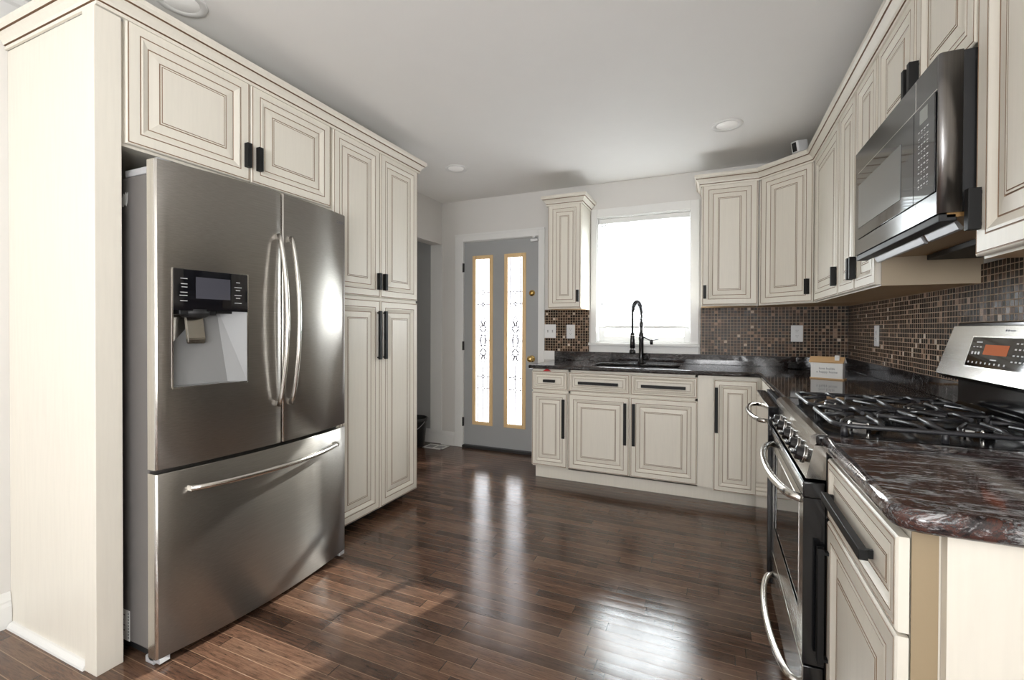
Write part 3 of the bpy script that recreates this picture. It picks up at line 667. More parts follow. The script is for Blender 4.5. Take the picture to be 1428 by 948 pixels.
# brand lettering reading along +Y on the +X face
bmx = text_bm('SAMSUNG', .020, Matrix(((0, 0, 1, fx(1.818)+.0012), (1.0, 0, 0, 1.816), (0, 1, 0, 1.752), (0, 0, 0, 1))), depth=.0003)
obj('brand_lettering', bmx, MT['ink'], dr)

# ================================================================== back base run
frB = lambda x, z, y=YBF: frame((x, y, z), (1, 0, 0), (0, -1, 0))
ZD0, ZD1, ZW0, ZW1 = .112, .700, .719, .868
CB = YBF+.020
G = 'cream glazed cabinets'
t = thing('base_cabinet', (-1.20, 3.8, 0), 'narrow cream base cabinet at the left end of the sink counter', 'cabinet', G)
box_obj('body', (-1.345, -1.047, CB, YB-.001, .10, .884), MT['cream'], t)
d = front('drawer', t, frB(-1.347, ZW0), .295, ZW1-ZW0, .42); pull(d, frB(-1.347, ZW0), .150, .073, .095, False)
d = front('door', t, frB(-1.347, ZD0), .295, ZD1-ZD0, .80); pull(d, frB(-1.347, ZD0), .268, .388, .305)
t = thing('sink_cabinet', (-.575, 3.8, 0), 'wide cream sink base cabinet with two drawer fronts and two doors under the window', 'cabinet', G)
b = B(); bx(b, -1.046, -.104, CB, CB+.02, .10, .884); bx(b, -1.046, -1.03, CB, YB-.001, .10, .884); bx(b, -.12, -.104, CB, YB-.001, .10, .884); bx(b, -1.046, -.104, CB, YB-.001, .10, .12); obj('body', b, MT['cream'], t)
for x0, w, dw, hu in ((-1.041, .468, .49, -1), (-.566, .462, .46, 1)):
    d = front('drawer', t, frB(x0, ZW0), w, ZW1-ZW0, .42); pull(d, frB(x0, ZW0), w/2, .070, .305, False)
    d = front('door', t, frB(x0, ZD0), w, ZD1-ZD0, .9); pull(d, frB(x0, ZD0), w-.030 if hu < 0 else .026, .388, .310)
t = thing('corner_cabinet', (.13, 3.8, 0), 'cream corner base cabinet with one narrow door left of the dishwasher', 'cabinet', G)
box_obj('body', (-.103, XR-.001, CB, YB-.001, .10, .884), MT['cream'], t)
box_obj('filler_strip', (-.1025, -.005, CB-.012, CB, .108, .884), MT['cream'], t)
d = front('door', t, frB(-.002, .092, YBF-.004), .270, .768, .8); pull(d, frB(-.002, .092, YBF-.004), .018, .560, .310)
box_obj('return_panel', (.286, .300, 2.886, CB-.001, .10, .884), MT['cream'], t)
b = B(); bx(b, -1.335, .36, 3.536, 3.552, 0, .10); obj('toe_kick_board', b, MT['cream'], label='cream toe kick board running along the floor under the sink counter', cat='toe kick')

# counters (back L with sink cut-out)
CT0, CT1 = .886, .918
SX0, SX1, SY0, SY1 = -.905, -.245, 3.575, 3.985
def edge_round(b):
    es = [e for e in b.edges if len(e.link_faces) == 2 and all(v.co.z > CT0-.001 for v in e.verts)]
    return es
t = thing('countertop', (-.3, 3.7, CT0), 'dark polished granite countertop wrapping the back corner with the sink cut into it', 'countertop')
b = B()
XE, XC, YC = -1.366, .273, 3.445
def cslab(b, poly, z0, z1, r=.008):
    prism(b, poly, z0, z1)
# L shape made of strips around the sink opening, one welded surface
xs = [XE, SX0, SX1, XC, XR-.001]; ys = [2.274, YC, SY0, SY1, YB-.001]
cells = [(i, j) for i in range(4) for j in range(1, 4) if not (i == 1 and j == 2)] + [(3, 0)]
vv = {}
def gv(i, j, z):
    k = (i, j, z)
    if k not in vv: vv[k] = b.verts.new((xs[i], ys[j], z))
    return vv[k]
cs = set(cells)
for (i, j) in cells:
    b.faces.new([gv(i, j, CT1), gv(i+1, j, CT1), gv(i+1, j+1, CT1), gv(i, j+1, CT1)]); b.faces.new([gv(i, j, CT0), gv(i, j+1, CT0), gv(i+1, j+1, CT0), gv(i+1, j, CT0)])
    for (di, dj, p, q) in ((-1, 0, (0, 0), (0, 1)), (1, 0, (1, 0), (1, 1)), (0, -1, (0, 0), (1, 0)), (0, 1, (0, 1), (1, 1))):
        if (i+di, j+dj) not in cs:
            b.faces.new([gv(i+p[0], j+p[1], CT0), gv(i+q[0], j+q[1], CT0), gv(i+q[0], j+q[1], CT1), gv(i+p[0], j+p[1], CT1)])
bmesh.ops.recalc_face_normals(b, faces=b.faces[:])
def outer(e):
    a, c = e.verts
    if abs(a.co.z-c.co.z) > 1e-6: return False
    m = (a.co+c.co)/2
    on = len(e.link_faces) == 2 and abs(e.link_faces[0].normal.dot(e.link_faces[1].normal)) < .1
    return on and m.y < YB-.01 and m.x < XR-.01
res = bmesh.ops.bevel(b, geom=[e for e in b.edges if outer(e)], offset=.011, segments=4, affect='EDGES', profile=.5)
for f in res['faces']: f.smooth = True
obj('slab', b, MT['granite'], t)
b = B(); bx(b, -1.36, XR-.001, YB-.021, YB-.001, CT1, 1.0, r=.002); bx(b, XR-.021, XR-.001, 2.274, YB-.021, CT1, 1.0, r=.002); obj('granite_upstand', b, MT['granite'], t)
# sink
b = B()
def tub(b, x0, x1, y0, y1, zt, zb, r=.0):
    o = [b.verts.new(p) for p in ((x0-.008, y0-.008, zt), (x1+.008, y0-.008, zt), (x1+.008, y1+.008, zt), (x0-.008, y1+.008, zt))]
    a = [b.verts.new(p) for p in ((x0, y0, zt), (x1, y0, zt), (x1, y1, zt), (x0, y1, zt))]
    c = [b.verts.new(p) for p in ((x0+.02, y0+.02, zb), (x1-.02, y0+.02, zb), (x1-.02, y1-.02, zb), (x0+.02, y1-.02, zb))]
    for A, Q in ((o, a), (a, c)):
        for k in range(4): b.faces.new((A[k], A[(k+1) % 4], Q[(k+1) % 4], Q[k]))
    b.faces.new(c)
tub(b, SX0+.006, SX1-.006, SY0+.006, SY1-.006, CT0-.001, CT0-.20)
s = obj('sink', b, MT['sinkm'], label='dark undermount sink set in the counter below the window', cat='sink')
b = B(); lathe(b, [(.045, 0), (.042, .004), (.03, .003), (0, .001)], (-.575, 3.80, CT0-.199)); obj('drain', b, MT['chrome'], s)
# faucet
fc = thing('faucet', (-.566, 3.995, CT1), 'tall black spring faucet with pull-down sprayer behind the sink', 'faucet')
FX, FY = -.566, 4.015
fc.location = (FX, FY, CT1); ORG[fc.name] = Vector((FX, FY, CT1))
b = B(); lathe(b, [(0, 0), (.029, 0), (.029, .006), (.022, .014), (.0205, .06), (.0195, .19), (.0225, .20), (.0225, .255), (.015, .262), (.013, .30), (.0175, .31), (.0175, .345), (.011, .352), (0, .352)], (FX, FY, CT1), n=20); obj('body', b, MT['black'], fc)
hose = []
for k in range(25):
    s_ = k/24; a = PI*s_*.92
    hose.append(Vector((FX-.000-.045*(1-math.cos(a))*.52, FY-.085*(1-math.cos(a)), CT1+.35+.055+.085*math.sin(a)*1.25 if s_ > 0 else CT1+.35)))
b = B(); tube(b, [(FX, FY, CT1+.34)]+hose+[hose[-1]+Vector((0, -.004, -.05)), (FX-.045, FY-.175, CT1+.255)], .0085, 8); obj('hose', b, MT['black_matte'], fc)
b = B(); hel = []
base = [Vector((FX, FY, CT1+.345))]+hose[1:]
NT = 26; total = 26*10
for k in range(total+1):
    s_ = k/total*(len(base)-1); i = min(int(s_), len(base)-2); fr_ = s_-i; p = base[i].lerp(base[i+1], fr_); d = (base[i+1]-base[i]).normalized()
    uu = d.cross(Vector((1, .01, 0))).normalized(); ww = d.cross(uu); a = 2*PI*NT*k/total
    hel.append(p+(uu*math.cos(a)+ww*math.sin(a))*.0150)
tube(b, hel, .0034, 5); obj('spring', b, MT['spring'], fc)
HXY = (FX-.045, FY-.175)
b = B(); lathe(b, [(0, .155), (.012, .155), (.019, .145), (.020, .03), (.016, .024), (.016, .018), (.024, .010), (.026, -.012), (.022, -.020), (0, -.020)], (HXY[0], HXY[1], CT1+.105), n=20, mis=[0, 0, 0, 1, 1, 0, 0, 0, 0]); obj('spray_head', b, [MT['black'], MT['chrome']], fc)
b = B(); tube(b, [(FX, FY, CT1+.228), (FX-.02, FY-.09, CT1+.240), (HXY[0], HXY[1]+.016, CT1+.235)], .005, 8)
tube(b, [(HXY[0]+.019*math.cos(2*PI*k/14), HXY[1]+.019*math.sin(2*PI*k/14), CT1+.235) for k in range(14)], .004, 6, closed=True); obj('docking_arm', b, MT['chrome'], fc)
b = B(); tube(b, [(FX+.014, FY, CT1+.225), (FX+.05, FY-.01, CT1+.205), (FX+.075, FY-.015, CT1+.195)], .0062, 8); lathe(b, [(0, -.03), (.012, -.03), (.014, .012), (0, .014)], (FX+.085, FY-.017, CT1+.188), n=14); tube(b, [(FX+.095, FY-.017, CT1+.195), (FX+.14, FY-.02, CT1+.203)], .0035, 8); obj('side_spout', b, MT['black'], fc)
b = B(); tube(b, [(FX+.016, FY, CT1+.04), (FX+.05, FY-.003, CT1+.035)], .012, 12); tube(b, [(FX+.052, FY-.003, CT1+.03), (FX+.045, FY-.006, CT1+.088)], .0045, 8); obj('lever', b, MT['black'], fc)

# mosaic backsplashes
for x0, x1, lb in ((-1.462, -1.037, 'small brown mosaic tile backsplash between the grey door and the window'), (-.105, XR-.009, 'brown mosaic tile backsplash on the back wall right of the window')):
    box_obj('tile_backsplash', (x0, x1, YB-.008, YB-.0005, 1.0, 1.384), MT['mosx'], label=lb, cat='backsplash')
b = B(); extr(b, [(XR-.0005, .90, 1.0), (XR-.0005, YB-.009, 1.0), (XR-.0005, YB-.009, 1.3805), (XR-.0005, 2.2555, 1.3805), (XR-.0005, 2.2555, 1.45), (XR-.0005, 1.4965, 1.45), (XR-.0005, 1.4965, 1.3805), (XR-.0005, .90, 1.3805)], (-.0075, 0, 0))
obj('tile_backsplash', b, MT['mosy'], label='brown mosaic tile backsplash on the right wall behind the range', cat='backsplash')

# ---- dishwasher
dwm = thing('dishwasher', (.5, 2.58, 0), 'stainless dishwasher between the range and the back corner', 'dishwasher')
DF = .216
box_obj('body', (DF+.05, .82, 2.284, 2.878, .02, .880), MT['black_matte'], dwm)
b = B(); bx(b, DF, DF+.045, 2.284, 2.878, .10, .872, r=.003); f = None
for f in b.faces:
    c = f.calc_center_median(); f.material_index = 0 if c.x < DF+.0015 and c.z < .865 else 1
dd = obj('door', b, [MT['mirror_steel'], MT['black']], dwm)
box_obj('kick_plate', (DF+.055, DF+.065, 2.29, 2.872, .005, .098), MT['black_matte'], dwm)
b = B(); pts = []
for k in range(25):
    s_ = k/24; pts.append((DF-.004-.055*(math.sin(PI*s_)**.45 if 0 < s_ < 1 else 0), 2.325+.515*s_, .800))
tube(b, pts, .011, 10); obj('handle', b, MT['stove_steel'], dd)

# ---- gas range
rg = thing('gas_range', (.58, 1.89, 0), 'stainless gas range with black cooktop and rear control panel', 'stove')
SY0_, SY1_ = 1.513, 2.268
box_obj('body', (.286, .885, SY0_, SY1_, .03, .885), MT['black'], rg)
for x in (.33, .84):
    for y in (SY0_+.05, SY1_-.05):
        b = B(); lathe(b, [(0, 0), (.018, 0), (.018, .03), (0, .03)], (x, y, 0), n=12); obj('foot', b, MT['black_matte'], rg)
# cooktop: black sheet with a raised rim, steel strip at the front
b = B(); bx(b, .262, .885, SY0_-.004, SY1_+.004, .885, .915, r=.008, seg=3)
ct = obj('cooktop', b, MT['black'], rg)
b = B()
extr(b, [(.258, SY0_+.004, .884), (.247, SY0_+.004, .888), (.247, SY0_+.004, .910), (.262, SY0_+.004, .918), (.285, SY0_+.004, .9185), (.290, SY0_+.004, .9150)], (0, SY1_-SY0_-.008, 0)); obj('front_strip', b, MT['stove_steel'], rg)
b = B(); extr(b, [(.287, SY0_+.002, .884), (.258, SY0_+.002, .884), (.238, SY0_+.002, .790), (.287, SY0_+.002, .790)], (0, SY1_-SY0_-.004, 0)); cp = obj('knob_panel', b, MT['stove_steel'], rg)
nv = Vector((-(.884-.790), 0, .020)).normalized()
for y in (1.615, 1.735, 1.89, 2.045, 2.165):
    o = Vector((.247, y, .834))
    b = B(); lathe(b, [(0, 0), (.026, 0), (.026, .004), (.021, .006), (.0205, .020), (.018, .023), (0, .023)], o, nv, 22, mis=[0, 1, 0, 0, 0, 0])
    kb = obj('knob', b, [MT['black'], MT['chrome']], cp)
    b = B(); bx(b, -.0055, .0055, -.020, .020, .018, .036, r=.003)
    R = nv.to_track_quat('Z', 'Y').to_matrix().to_4x4(); b.transform(Matrix.Translation(o) @ R @ Matrix.Rotation(PI/2 if y < 9 else 0, 4, 'Z')); obj('knob_grip', b, MT['black'], kb)
# oven door
b = B(); y0, y1 = SY0_, SY1_; zb, zt = .268, .780; OX = .232
wy0, wy1, wz0, wz1 = 1.585, 2.185, .385, .700
ysv = [y0, wy0, wy1, y1]; zsv = [zb, wz0, wz1, .735]
for i in range(3):
    for j in range(3):
        if i == 1 and j == 1: continue
        bx(b, OX, .284, ysv[i], ysv[i+1], zsv[j], zsv[j+1])
bmesh.ops.remove_doubles(b, verts=b.verts[:], dist=1e-5)
for f in b.faces:
    c = f.calc_center_median(); f.material_index = 0 if c.x < OX+.001 else 1
od = obj('oven_door', b, [MT['stove_steel'], MT['black']], rg)
b = B(); bx(b, OX-.001, .284, y0-.001, y1+.001, .736, .781, r=.004); obj('door_top_trim', b, MT['black'], od)
b = B(); 
for z in (.762, .771): bx(b, OX-.003, OX, y0+.004, y1-.004, z, z+.004)
obj('chrome_lines', b, MT['bright'], od)
b = B(); bx(b, OX+.003, OX+.020, wy0, wy1, wz0, wz1); obj('oven_window', b, MT['screen'], od)
b = B(); w = .004
for e in [(wy0-w, wy0, wz0-w, wz1+w), (wy1, wy1+w, wz0-w, wz1+w), (wy0, wy1, wz0-w, wz0), (wy0, wy1, wz1, wz1+w)]: bx(b, OX-.001, OX+.004, e[0], e[1], e[2], e[3])
obj('window_trim', b, MT['bright'], od)
def rbow(parent, z, yA, yB, out, r=.0125):
    b = B(); pts = []
    for k in range(29):
        s_ = k/28; c = math.sin(PI*s_)**.42 if 0 < s_ < 1 else 0
        pts.append((OX+.004-out*c, yA+(yB-yA)*s_, z))
    tube(b, pts, r, 12); return obj('handle', b, MT['bright'], parent)
rbow(od, .722, 1.545, 2.235, .066)
b = B(); bx(b, OX, .284, y0, y1, .070, .262, r=.003)
for f in b.faces:
    c = f.calc_center_median(); f.material_index = 0 if c.x < OX+.003 else 1
sd = obj('storage_drawer', b, [MT['stove_steel'], MT['black']], rg); rbow(sd, .175, 1.56, 2.22, .060, .0115)
# burners and grates
bz = .915
for n_, (x, y, r0) in enumerate(((.42, 1.70, .046), (.42, 2.08, .038), (.675, 1.70, .038), (.675, 2.08, .044))):
    b = B(); lathe(b, [(r0*1.25, 0), (r0*1.2, .003), (r0, .004), (r0*.96, .014), (r0*.7, .016), (0, .016)], (x, y, bz), n=28, mis=[1, 1, 0, 0, 0]); bn = obj('burner', b, [MT['chrome'], MT['bright']], ct)
    b = B(); lathe(b, [(0, .016), (r0*.86, .016), (r0*.88, .022), (r0*.8, .0255), (0, .0265)], (x, y, bz), n=28); obj('burner_cap', b, MT['iron'], bn)
    b = B(); lathe(b, [(0, 0), (.0055, 0), (.0055, .018), (.003, .022), (0, .023)], (x-.01, y-r0*1.45, bz), n=10); obj('igniter', b, MT['bright'], bn)
def grate(yc, lab):
    b = B(); x0, x1, hw = .312, .785, .168; zt = .9475; R = .0062
    def bar(pts, r=R): tube(b, pts, r, 8, flat=1.0)
    # rounded frame
    rc = .045; pts = []
    for cx, cy, a0 in ((x1-rc, yc+hw-rc, 0), (x0+rc, yc+hw-rc, PI/2), (x0+rc, yc-hw+rc, PI), (x1-rc, yc-hw+rc, 3*PI/2)):
        for k in range(5): a = a0+PI/2*k/4; pts.append((cx+rc*math.cos(a), cy+rc*math.sin(a), zt-.006))
    tube(b, pts, .0068, 8, closed=True)
    xm = (x0+x1)/2
    bar([(xm, yc-hw, zt-.006), (xm, yc-hw*.3, zt), (xm, yc+hw*.3, zt), (xm, yc+hw, zt-.006)], .0075)
    for cx in (.42, .675):
        for s in (-1, 1):
            bar([(cx, yc+s*hw, zt-.006), (cx, yc+s*(hw-.04), zt+.002), (cx, yc+s*.030, zt+.002)])
            ex = x0 if cx < xm else x1; 
        bar([((x0 if cx < xm else x1), yc, zt-.006), ((x0+.04 if cx < xm else x1-.04), yc, zt+.002), (cx+(-.03 if cx < xm else .03), yc, zt+.002)])
        bar([(xm, yc, zt), (cx+(.03 if cx < xm else -.03), yc, zt+.002)])
        for s in (-1, 1):
            for q in (-1, 1):
                bar([(cx+q*.095, yc+s*(hw-.004), zt-.006), (cx+q*.085, yc+s*(hw-.04), zt+.001), (cx+q*.045, yc+s*.055, zt+.002)], .0052)
    for x in (x0+.02, xm, x1-.02):
        for s in (-1, 1): tube(b, [(x, yc+s*(hw-.002), zt-.006), (x, yc+s*(hw-.001), bz-.0005)], [.0075, .009], 8)
    return obj('grate', b, MT['iron'], ct)
grate(1.705, ''); grate(2.078, '')
# backguard and control panel
b = B(); bx(b, .835, .885, SY0_+.02, SY1_-.02, .915, 1.235, r=.004)
extr(b, [(.800, SY0_+.03, .915), (.835, SY0_+.03, .945), (.835, SY0_+.03, .915)], (0, SY1_-SY0_-.06, 0)); bgd = obj('backguard', b, MT['black'], rg)
b = B(); yA, yB_ = SY0_+.004, SY1_-.012
Pt = [(.772, 1.047), (.8155, 1.221), (.835, 1.224), (.835, 1.040), (.800, 1.030)]
extr(b, [(x, yA, z) for x, z in Pt], (0, yB_-yA, 0)); 
for f in b.faces:
    c = f.calc_center_median(); f.material_index = 1 if c.z < 1.045 or c.x > .83 else 0
# narrow the top far corner: the panel's ends lean inward
for v in b.verts:
    k = (v.co.z-1.03)/.19
    if v.co.y > 2: v.co.y -= .030*max(0, k)
    else: v.co.y += .030*max(0, k)
cpn = obj('control_panel', b, [MT['stove_steel'], MT['black']], bgd)
kx = (.8155-.772)/(1.221-1.047)
def onp(y, z, off=.0): n = Vector((-1, 0, kx)).normalized(); p = Vector((.772+(z-1.047)*kx, y, z)); return p+n*off
def plate(b, y0, y1, z0, z1, o0, o1, r=0):
    q = [onp(y0, z0, o0), onp(y1, z0, o0), onp(y1, z1, o0), onp(y0, z1, o0)]; n = Vector((-1, 0, kx)).normalized()*(o1-o0)
    extr(b, q, n)
b = B(); plate(b, 1.690, 2.058, 1.084, 1.187, .0, .003); obj('panel_bezel', b, MT['bright'], cpn)
b = B(); plate(b, 1.695, 2.053, 1.088, 1.183, .003, .0036); gp = obj('panel_glass', b, MT['screen'], cpn)
b = B(); plate(b, 1.830, 1.962, 1.128, 1.160, .0036, .0040); obj('clock_display', b, MT['orange'], gp)
b = B()
for k in range(9): plate(b, 2.030-.026*k, 2.037-.026*k, 1.098, 1.104, .0036, .0040)
for yy in (2.028, 2.008, 1.988):
    plate(b, yy-.007, yy+.005, 1.150, 1.153, .0036, .0040); plate(b, yy-.006, yy+.005, 1.127, 1.136, .0036, .0040)
plate(b, 1.985, 2.020, 1.165, 1.169, .0036, .0040); plate(b, 1.875, 1.910, 1.112, 1.115, .0036, .0040)
obj('panel_print', b, MT['white_print'], gp); b = B()
for yy in (1.795, 1.775, 1.755, 1.735):
    for zz in (1.165, 1.148, 1.130, 1.112): plate(b, yy-.005, yy+.005, zz, zz+.004, .0036, .0040)
obj('panel_print', b, MT['white_print'], gp)
b = B(); plate(b, 1.835, 1.862, 1.204, 1.207, .0, .0006); plate(b, 1.868, 1.874, 1.203, 1.209, .0, .0006); plate(b, 1.879, 1.886, 1.203, 1.209, .0, .0006); obj('brand_mark', b, MT['ink'], cpn)

# ---- near base cabinet and its counter
frR = lambda y, z, x=.287: frame((x, y, z), (0, -1, 0), (-1, 0, 0))
t = thing('near_base_cabinet', (.6, 1.24, 0), 'cream base cabinet with drawer and door at the near end of the range', 'cabinet', G)
box_obj('body', (.309, XR-.001, .988, 1.508, .10, .874), MT['cream'], t)
box_obj('face_frame_edge', (.309, .345, .986, .9885, .10, .874), MT['shaded_edge_wood'], t)  # raw wood edge with shadow put into its colour
b = B(); bx(b, .348, XR-.001, .966, .987, .0, .874, r=.002); bx(b, .348, .356, .9645, .968, .0, .874); obj('end_panel', b, MT['cream'], t)
box_obj('toe_board', (.38, .40, .99, 1.50, 0, .10), MT['cream'], t)
d = front('drawer', t, frR(1.505, .690), .520, .164, .50)
pull(d, frR(1.505, .690), .235, .078, .350, False)
d = front('door', t, frR(1.505, .108), .520, .575, .95); pull(d, frR(1.505, .108), .020, .347, .315)
t = thing('near_countertop', (.6, 1.22, .876), 'reddish grey polished granite countertop at the near right of the range', 'countertop')
b = B(); cr = .045; x0, y0, x1, y1 = .273, .944, XR-.001, 1.509
poly = [(x0+cr-cr*math.sin(a), y0+cr-cr*math.cos(a)) for a in [PI/2*k/6 for k in range(7)]] + [(x0, y1), (x1, y1), (x1, y0)]
prism(b, poly, .874, .914); bmesh.ops.recalc_face_normals(b, faces=b.faces[:])
es = [e for e in b.edges if abs(e.verts[0].co.z-e.verts[1].co.z) < 1e-6 and not ((e.verts[0].co.x > x1-.01 and e.verts[1].co.x > x1-.01) or (e.verts[0].co.y > y1-.01 and e.verts[1].co.y > y1-.01))]
res = bmesh.ops.bevel(b, geom=es, offset=.0165, segments=5, affect='EDGES', profile=.5)
for f in res['faces']: f.smooth = True
obj('slab', b, MT['granite_red'], t)
b = B(); bx(b, XR-.021, XR-.009, .944, 1.509, .914, 1.0, r=.002); obj('granite_upstand', b, MT['granite_red'], t)

# ================================================================== upper cabinets
UM = dict(sc=1.0)
def upper(name, loc, label, ext, doors, frf, body_mat='cream'):
    t = thing(name, loc, label, 'cabinet', G)
    b = B(); bx(b, *ext)
    for f in b.faces:
        if f.calc_center_median().z < ext[4]+.001: f.material_index = 1
    for f in b.faces:
        if abs(f.calc_center_median().y-2.256) < .002: f.material_index = 2
    obj('body', b, [MT['cream'], MT['wood'], MT['side_wood']], t)
    for (u0, z0, w, h, hu, hz, sc) in doors:
        d = front('door', t, frf(u0, z0), w, h, sc); pull(d, frf(u0, z0), hu, hz, .100)
    return t
frU = lambda x, z: frame((x, YUF, z), (1, 0, 0), (0, -1, 0))
upper('wall_cabinet', (-1.18, 3.95, 1.379), 'small cream wall cabinet between the grey door and the window', (-1.325, -1.027, YUF+.02, YB-.001, 1.376, 2.261), [(-1.322, 1.384, .292, .892, .268, .100, .95)], frU)
upper('wall_cabinet', (.1, 3.95, ZU), 'cream wall cabinet just right of the window', (-.095, .290, YUF+.02, YB-.001, ZU-.004, ZT-.019), [(-.090, ZU+.002, .376, .912, .022, .100, 1.0)], frU)
# diagonal corner
t = thing('corner_wall_cabinet', (.6, 3.8, ZU), 'cream diagonal wall cabinet in the corner right of the window', 'cabinet', G)
pA, pB = Vector((.293, YUF)), Vector((XUF, 3.496)); u = (pB-pA).normalized(); nrm = Vector((u.y, -u.x)); 
pA2, pB2 = pA-nrm*.02, pB-nrm*.02
b = B(); prism(b, [(pA2.x, YB-.001), (.2935, YUF+.012), (pA2.x+.004, pA2.y), (pB2.x, pB2.y+.002), (XR-.001, 3.497), (XR-.001, YB-.001)], ZU-.004, ZT-.019)
for f in b.faces:
    if f.calc_center_median().z < ZU: f.material_index = 1
obj('body', b, [MT['cream'], MT['wood']], t)
W_ = (pB-pA).length; fD = frame((pA.x+u.x*.008, pA.y+u.y*.008, ZU+.002), (u.x, u.y, 0), (nrm.x, nrm.y, 0))
d = front('door', t, fD, W_-.016, .912); pull(d, fD, W_-.016-.030, .100, .100)
frX = lambda y, z: frame((XUF, y, z), (0, -1, 0), (-1, 0, 0))
upper('wall_cabinet', (.75, 3.18, ZU), 'cream single-door wall cabinet on the right wall nearest the corner', (XUF+.02, XR-.001, 2.866, 3.495, ZU-.004, ZT-.019), [(3.490, ZU+.002, .618, .912, .590, .100, 1.0)], frX)
upper('wall_cabinet', (.75, 2.56, ZU), 'cream wall cabinet with two narrow doors beside the microwave', (XUF+.02, XR-.001, 2.256, 2.865, ZU-.004, ZT-.019), [(2.861, ZU+.002, .300, .912, .278, .100, .9), (2.557, ZU+.002, .298, .912, .022, .100, .9)], frX)
upper('over_range_cabinet', (.75, 1.876, 1.905), 'short cream two-door cabinet directly above the microwave', (XUF+.02, XR-.001, 1.497, 2.255, 1.91, ZT-.019), [(2.250, 1.915, .372, .385, .350, .088, .9), (1.874, 1.915, .372, .385, .022, .088, .9)], frX)
upper('wall_cabinet', (.75, 1.2, ZU), 'large cream wall cabinet at the near right edge, in front of the microwave', (XUF+.02, XR-.001, .90, 1.496, ZU-.004, ZT-.019), [(1.492, ZU+.002, .585, .912, .024, .112, 1.05)], frX)
crown([(-1.328, YB-.001), (-1.328, YUF), (-1.024, YUF), (-1.024, YB-.001)], ZT-.020, 'short cream crown molding on the small cabinet left of the window')
crown([(-.098, YB-.001), (-.098, YUF), (.293, YUF), (XUF, 3.496), (XUF, .898), (XR-.001, .898)], ZT+.002, 'long cream crown molding over the corner and right wall cabinets')

# ---- microwave
mw = thing('microwave', (.71, 1.876, 1.50), 'black stainless over-range microwave hung below the short cabinet', 'microwave')
MX, MY0, MY1, MZ0, MZ1 = .515, 1.500, 2.254, 1.503, 1.905
b = B(); bx(b, .560, XR-.010, MY0+.004, MY1-.004, MZ0, MZ1, r=.003); obj('body', b, MT['black_matte'], mw)
# front shell with rounded near end
b = B(); rr = .010
poly = [(.562, MY1), (MX+.004, MY1), (MX, MY1-.004)] + [(MX+rr-rr*math.cos(a), MY0+rr-rr*math.sin(a)) for a in [PI/2*k/6 for k in range(7)]] + [(.562, MY0)]
fs = prism(b, poly, MZ0-.001, MZ1)
for f in b.faces:
    c = f.calc_center_median(); n_ = f.normal
    if c.y < MY0+rr and abs(c.z-1.7) < .1: f.material_index = 1; f.smooth = True
sh = obj('front_shell', b, [MT['dark_steel'], MT['micro_edge']], mw)
# glass door and control panel, proud of the shell
SP = 1.648
b = B(); bx(b, MX-.004, MX-.0005, SP+.0015, MY1-.045, 1.560, 1.815, r=.001); md = obj('door_glass', b, MT['screen'], mw)
b = B(); bx(b, MX-.0052, MX-.0040, 1.745, 2.185, 1.600, 1.765); obj('view_window', b, MT['reflection_window'], md)  # lighter colour stands in for a grey-white reflection
b = B(); bx(b, MX-.004, MX-.0005, MY0+rr+.004, SP-.0015, 1.560, 1.815, r=.001); mc = obj('control_panel', b, MT['screen'], mw)
b = B(); bx(b, MX-.0046, MX-.0038, 1.556, 1.606, 1.765, 1.803); obj('display', b, MT['lcd_grey'], mc)
b = B()
for r_i in range(9):
    for c_i in range(4):
        y = 1.550+c_i*.0185; z = 1.745-r_i*.0185
        bx(b, MX-.0045, MX-.0039, y, y+.010, z, z+.0032)
        if (r_i+c_i) % 3: bx(b, MX-.0045, MX-.0039, y+.002, y+.008, z-.006, z-.0045)
obj('keypad', b, MT['white_print'], mc)
box_obj('door_seam', (MX-.0008, MX+.0005, SP-.0008, SP+.0008, MZ0+.001, MZ1-.002), MT['bright'], mw)
b = B(); bx(b, MX+.0, MX-.0012, MY0+rr, MY1-.045, 1.8165, 1.820); obj('vent_line', b, MT['bright'], mw)
# underside: sloping grease hood, lamp strip and two hinged filters
b = B(); bx(b, .535, .895, MY0+.006, MY1-.006, MZ0-.012, MZ0-.0005); obj('underside', b, MT['amber'], mw)
b = B(); bx(b, .519, .555, MY0+.006, MY1-.006, MZ0-.022, MZ0-.002, r=.003); bx(b, .74, .895, MY0+.006, MY1-.006, MZ0-.030, MZ0-.011, r=.003); obj('vent_housing', b, MT['black_matte'], mw)
for ya, yb2 in ((1.56, 1.745), (1.775, 2.215)):
    b = B(); extr(b, [(.566, ya, MZ0-.010), (.574, ya, MZ0-.010), (.588, ya, MZ0-.030), (.586, ya, MZ0-.036), (.578, ya, MZ0-.034)], (0, yb2-ya, 0)); obj('light_cover', b, MT['flap'], mw)

# ================================================================== small things
# recessed lights
def rlight(x, y, label):
    t = thing('recessed_light', (x, y, ZC), label, 'ceiling light', 'recessed ceiling lights')
    b = B(); lathe(b, [(.062, -.001), (.066, -.004), (.088, -.007), (.092, -.003), (.092, 0)], (x, y, ZC), n=36); obj('trim_ring', b, MT['trimring'], t)
    b = B(); lathe(b, [(.064, -.001), (.058, -.0045), (0, -.006)], (x, y, ZC), n=36); obj('lens', b, MT['lens'], t)
    return t
l0 = rlight(.066, 3.24, 'round recessed ceiling light nearest the corner wall cabinets')
copy_tree(l0, (-1.93, 3.255, ZC), 'round recessed ceiling light over the far end of the pantry, by the hallway')
copy_tree(l0, (-1.955, 1.16, ZC), 'round recessed ceiling light above the refrigerator cabinet, cut by the top edge')
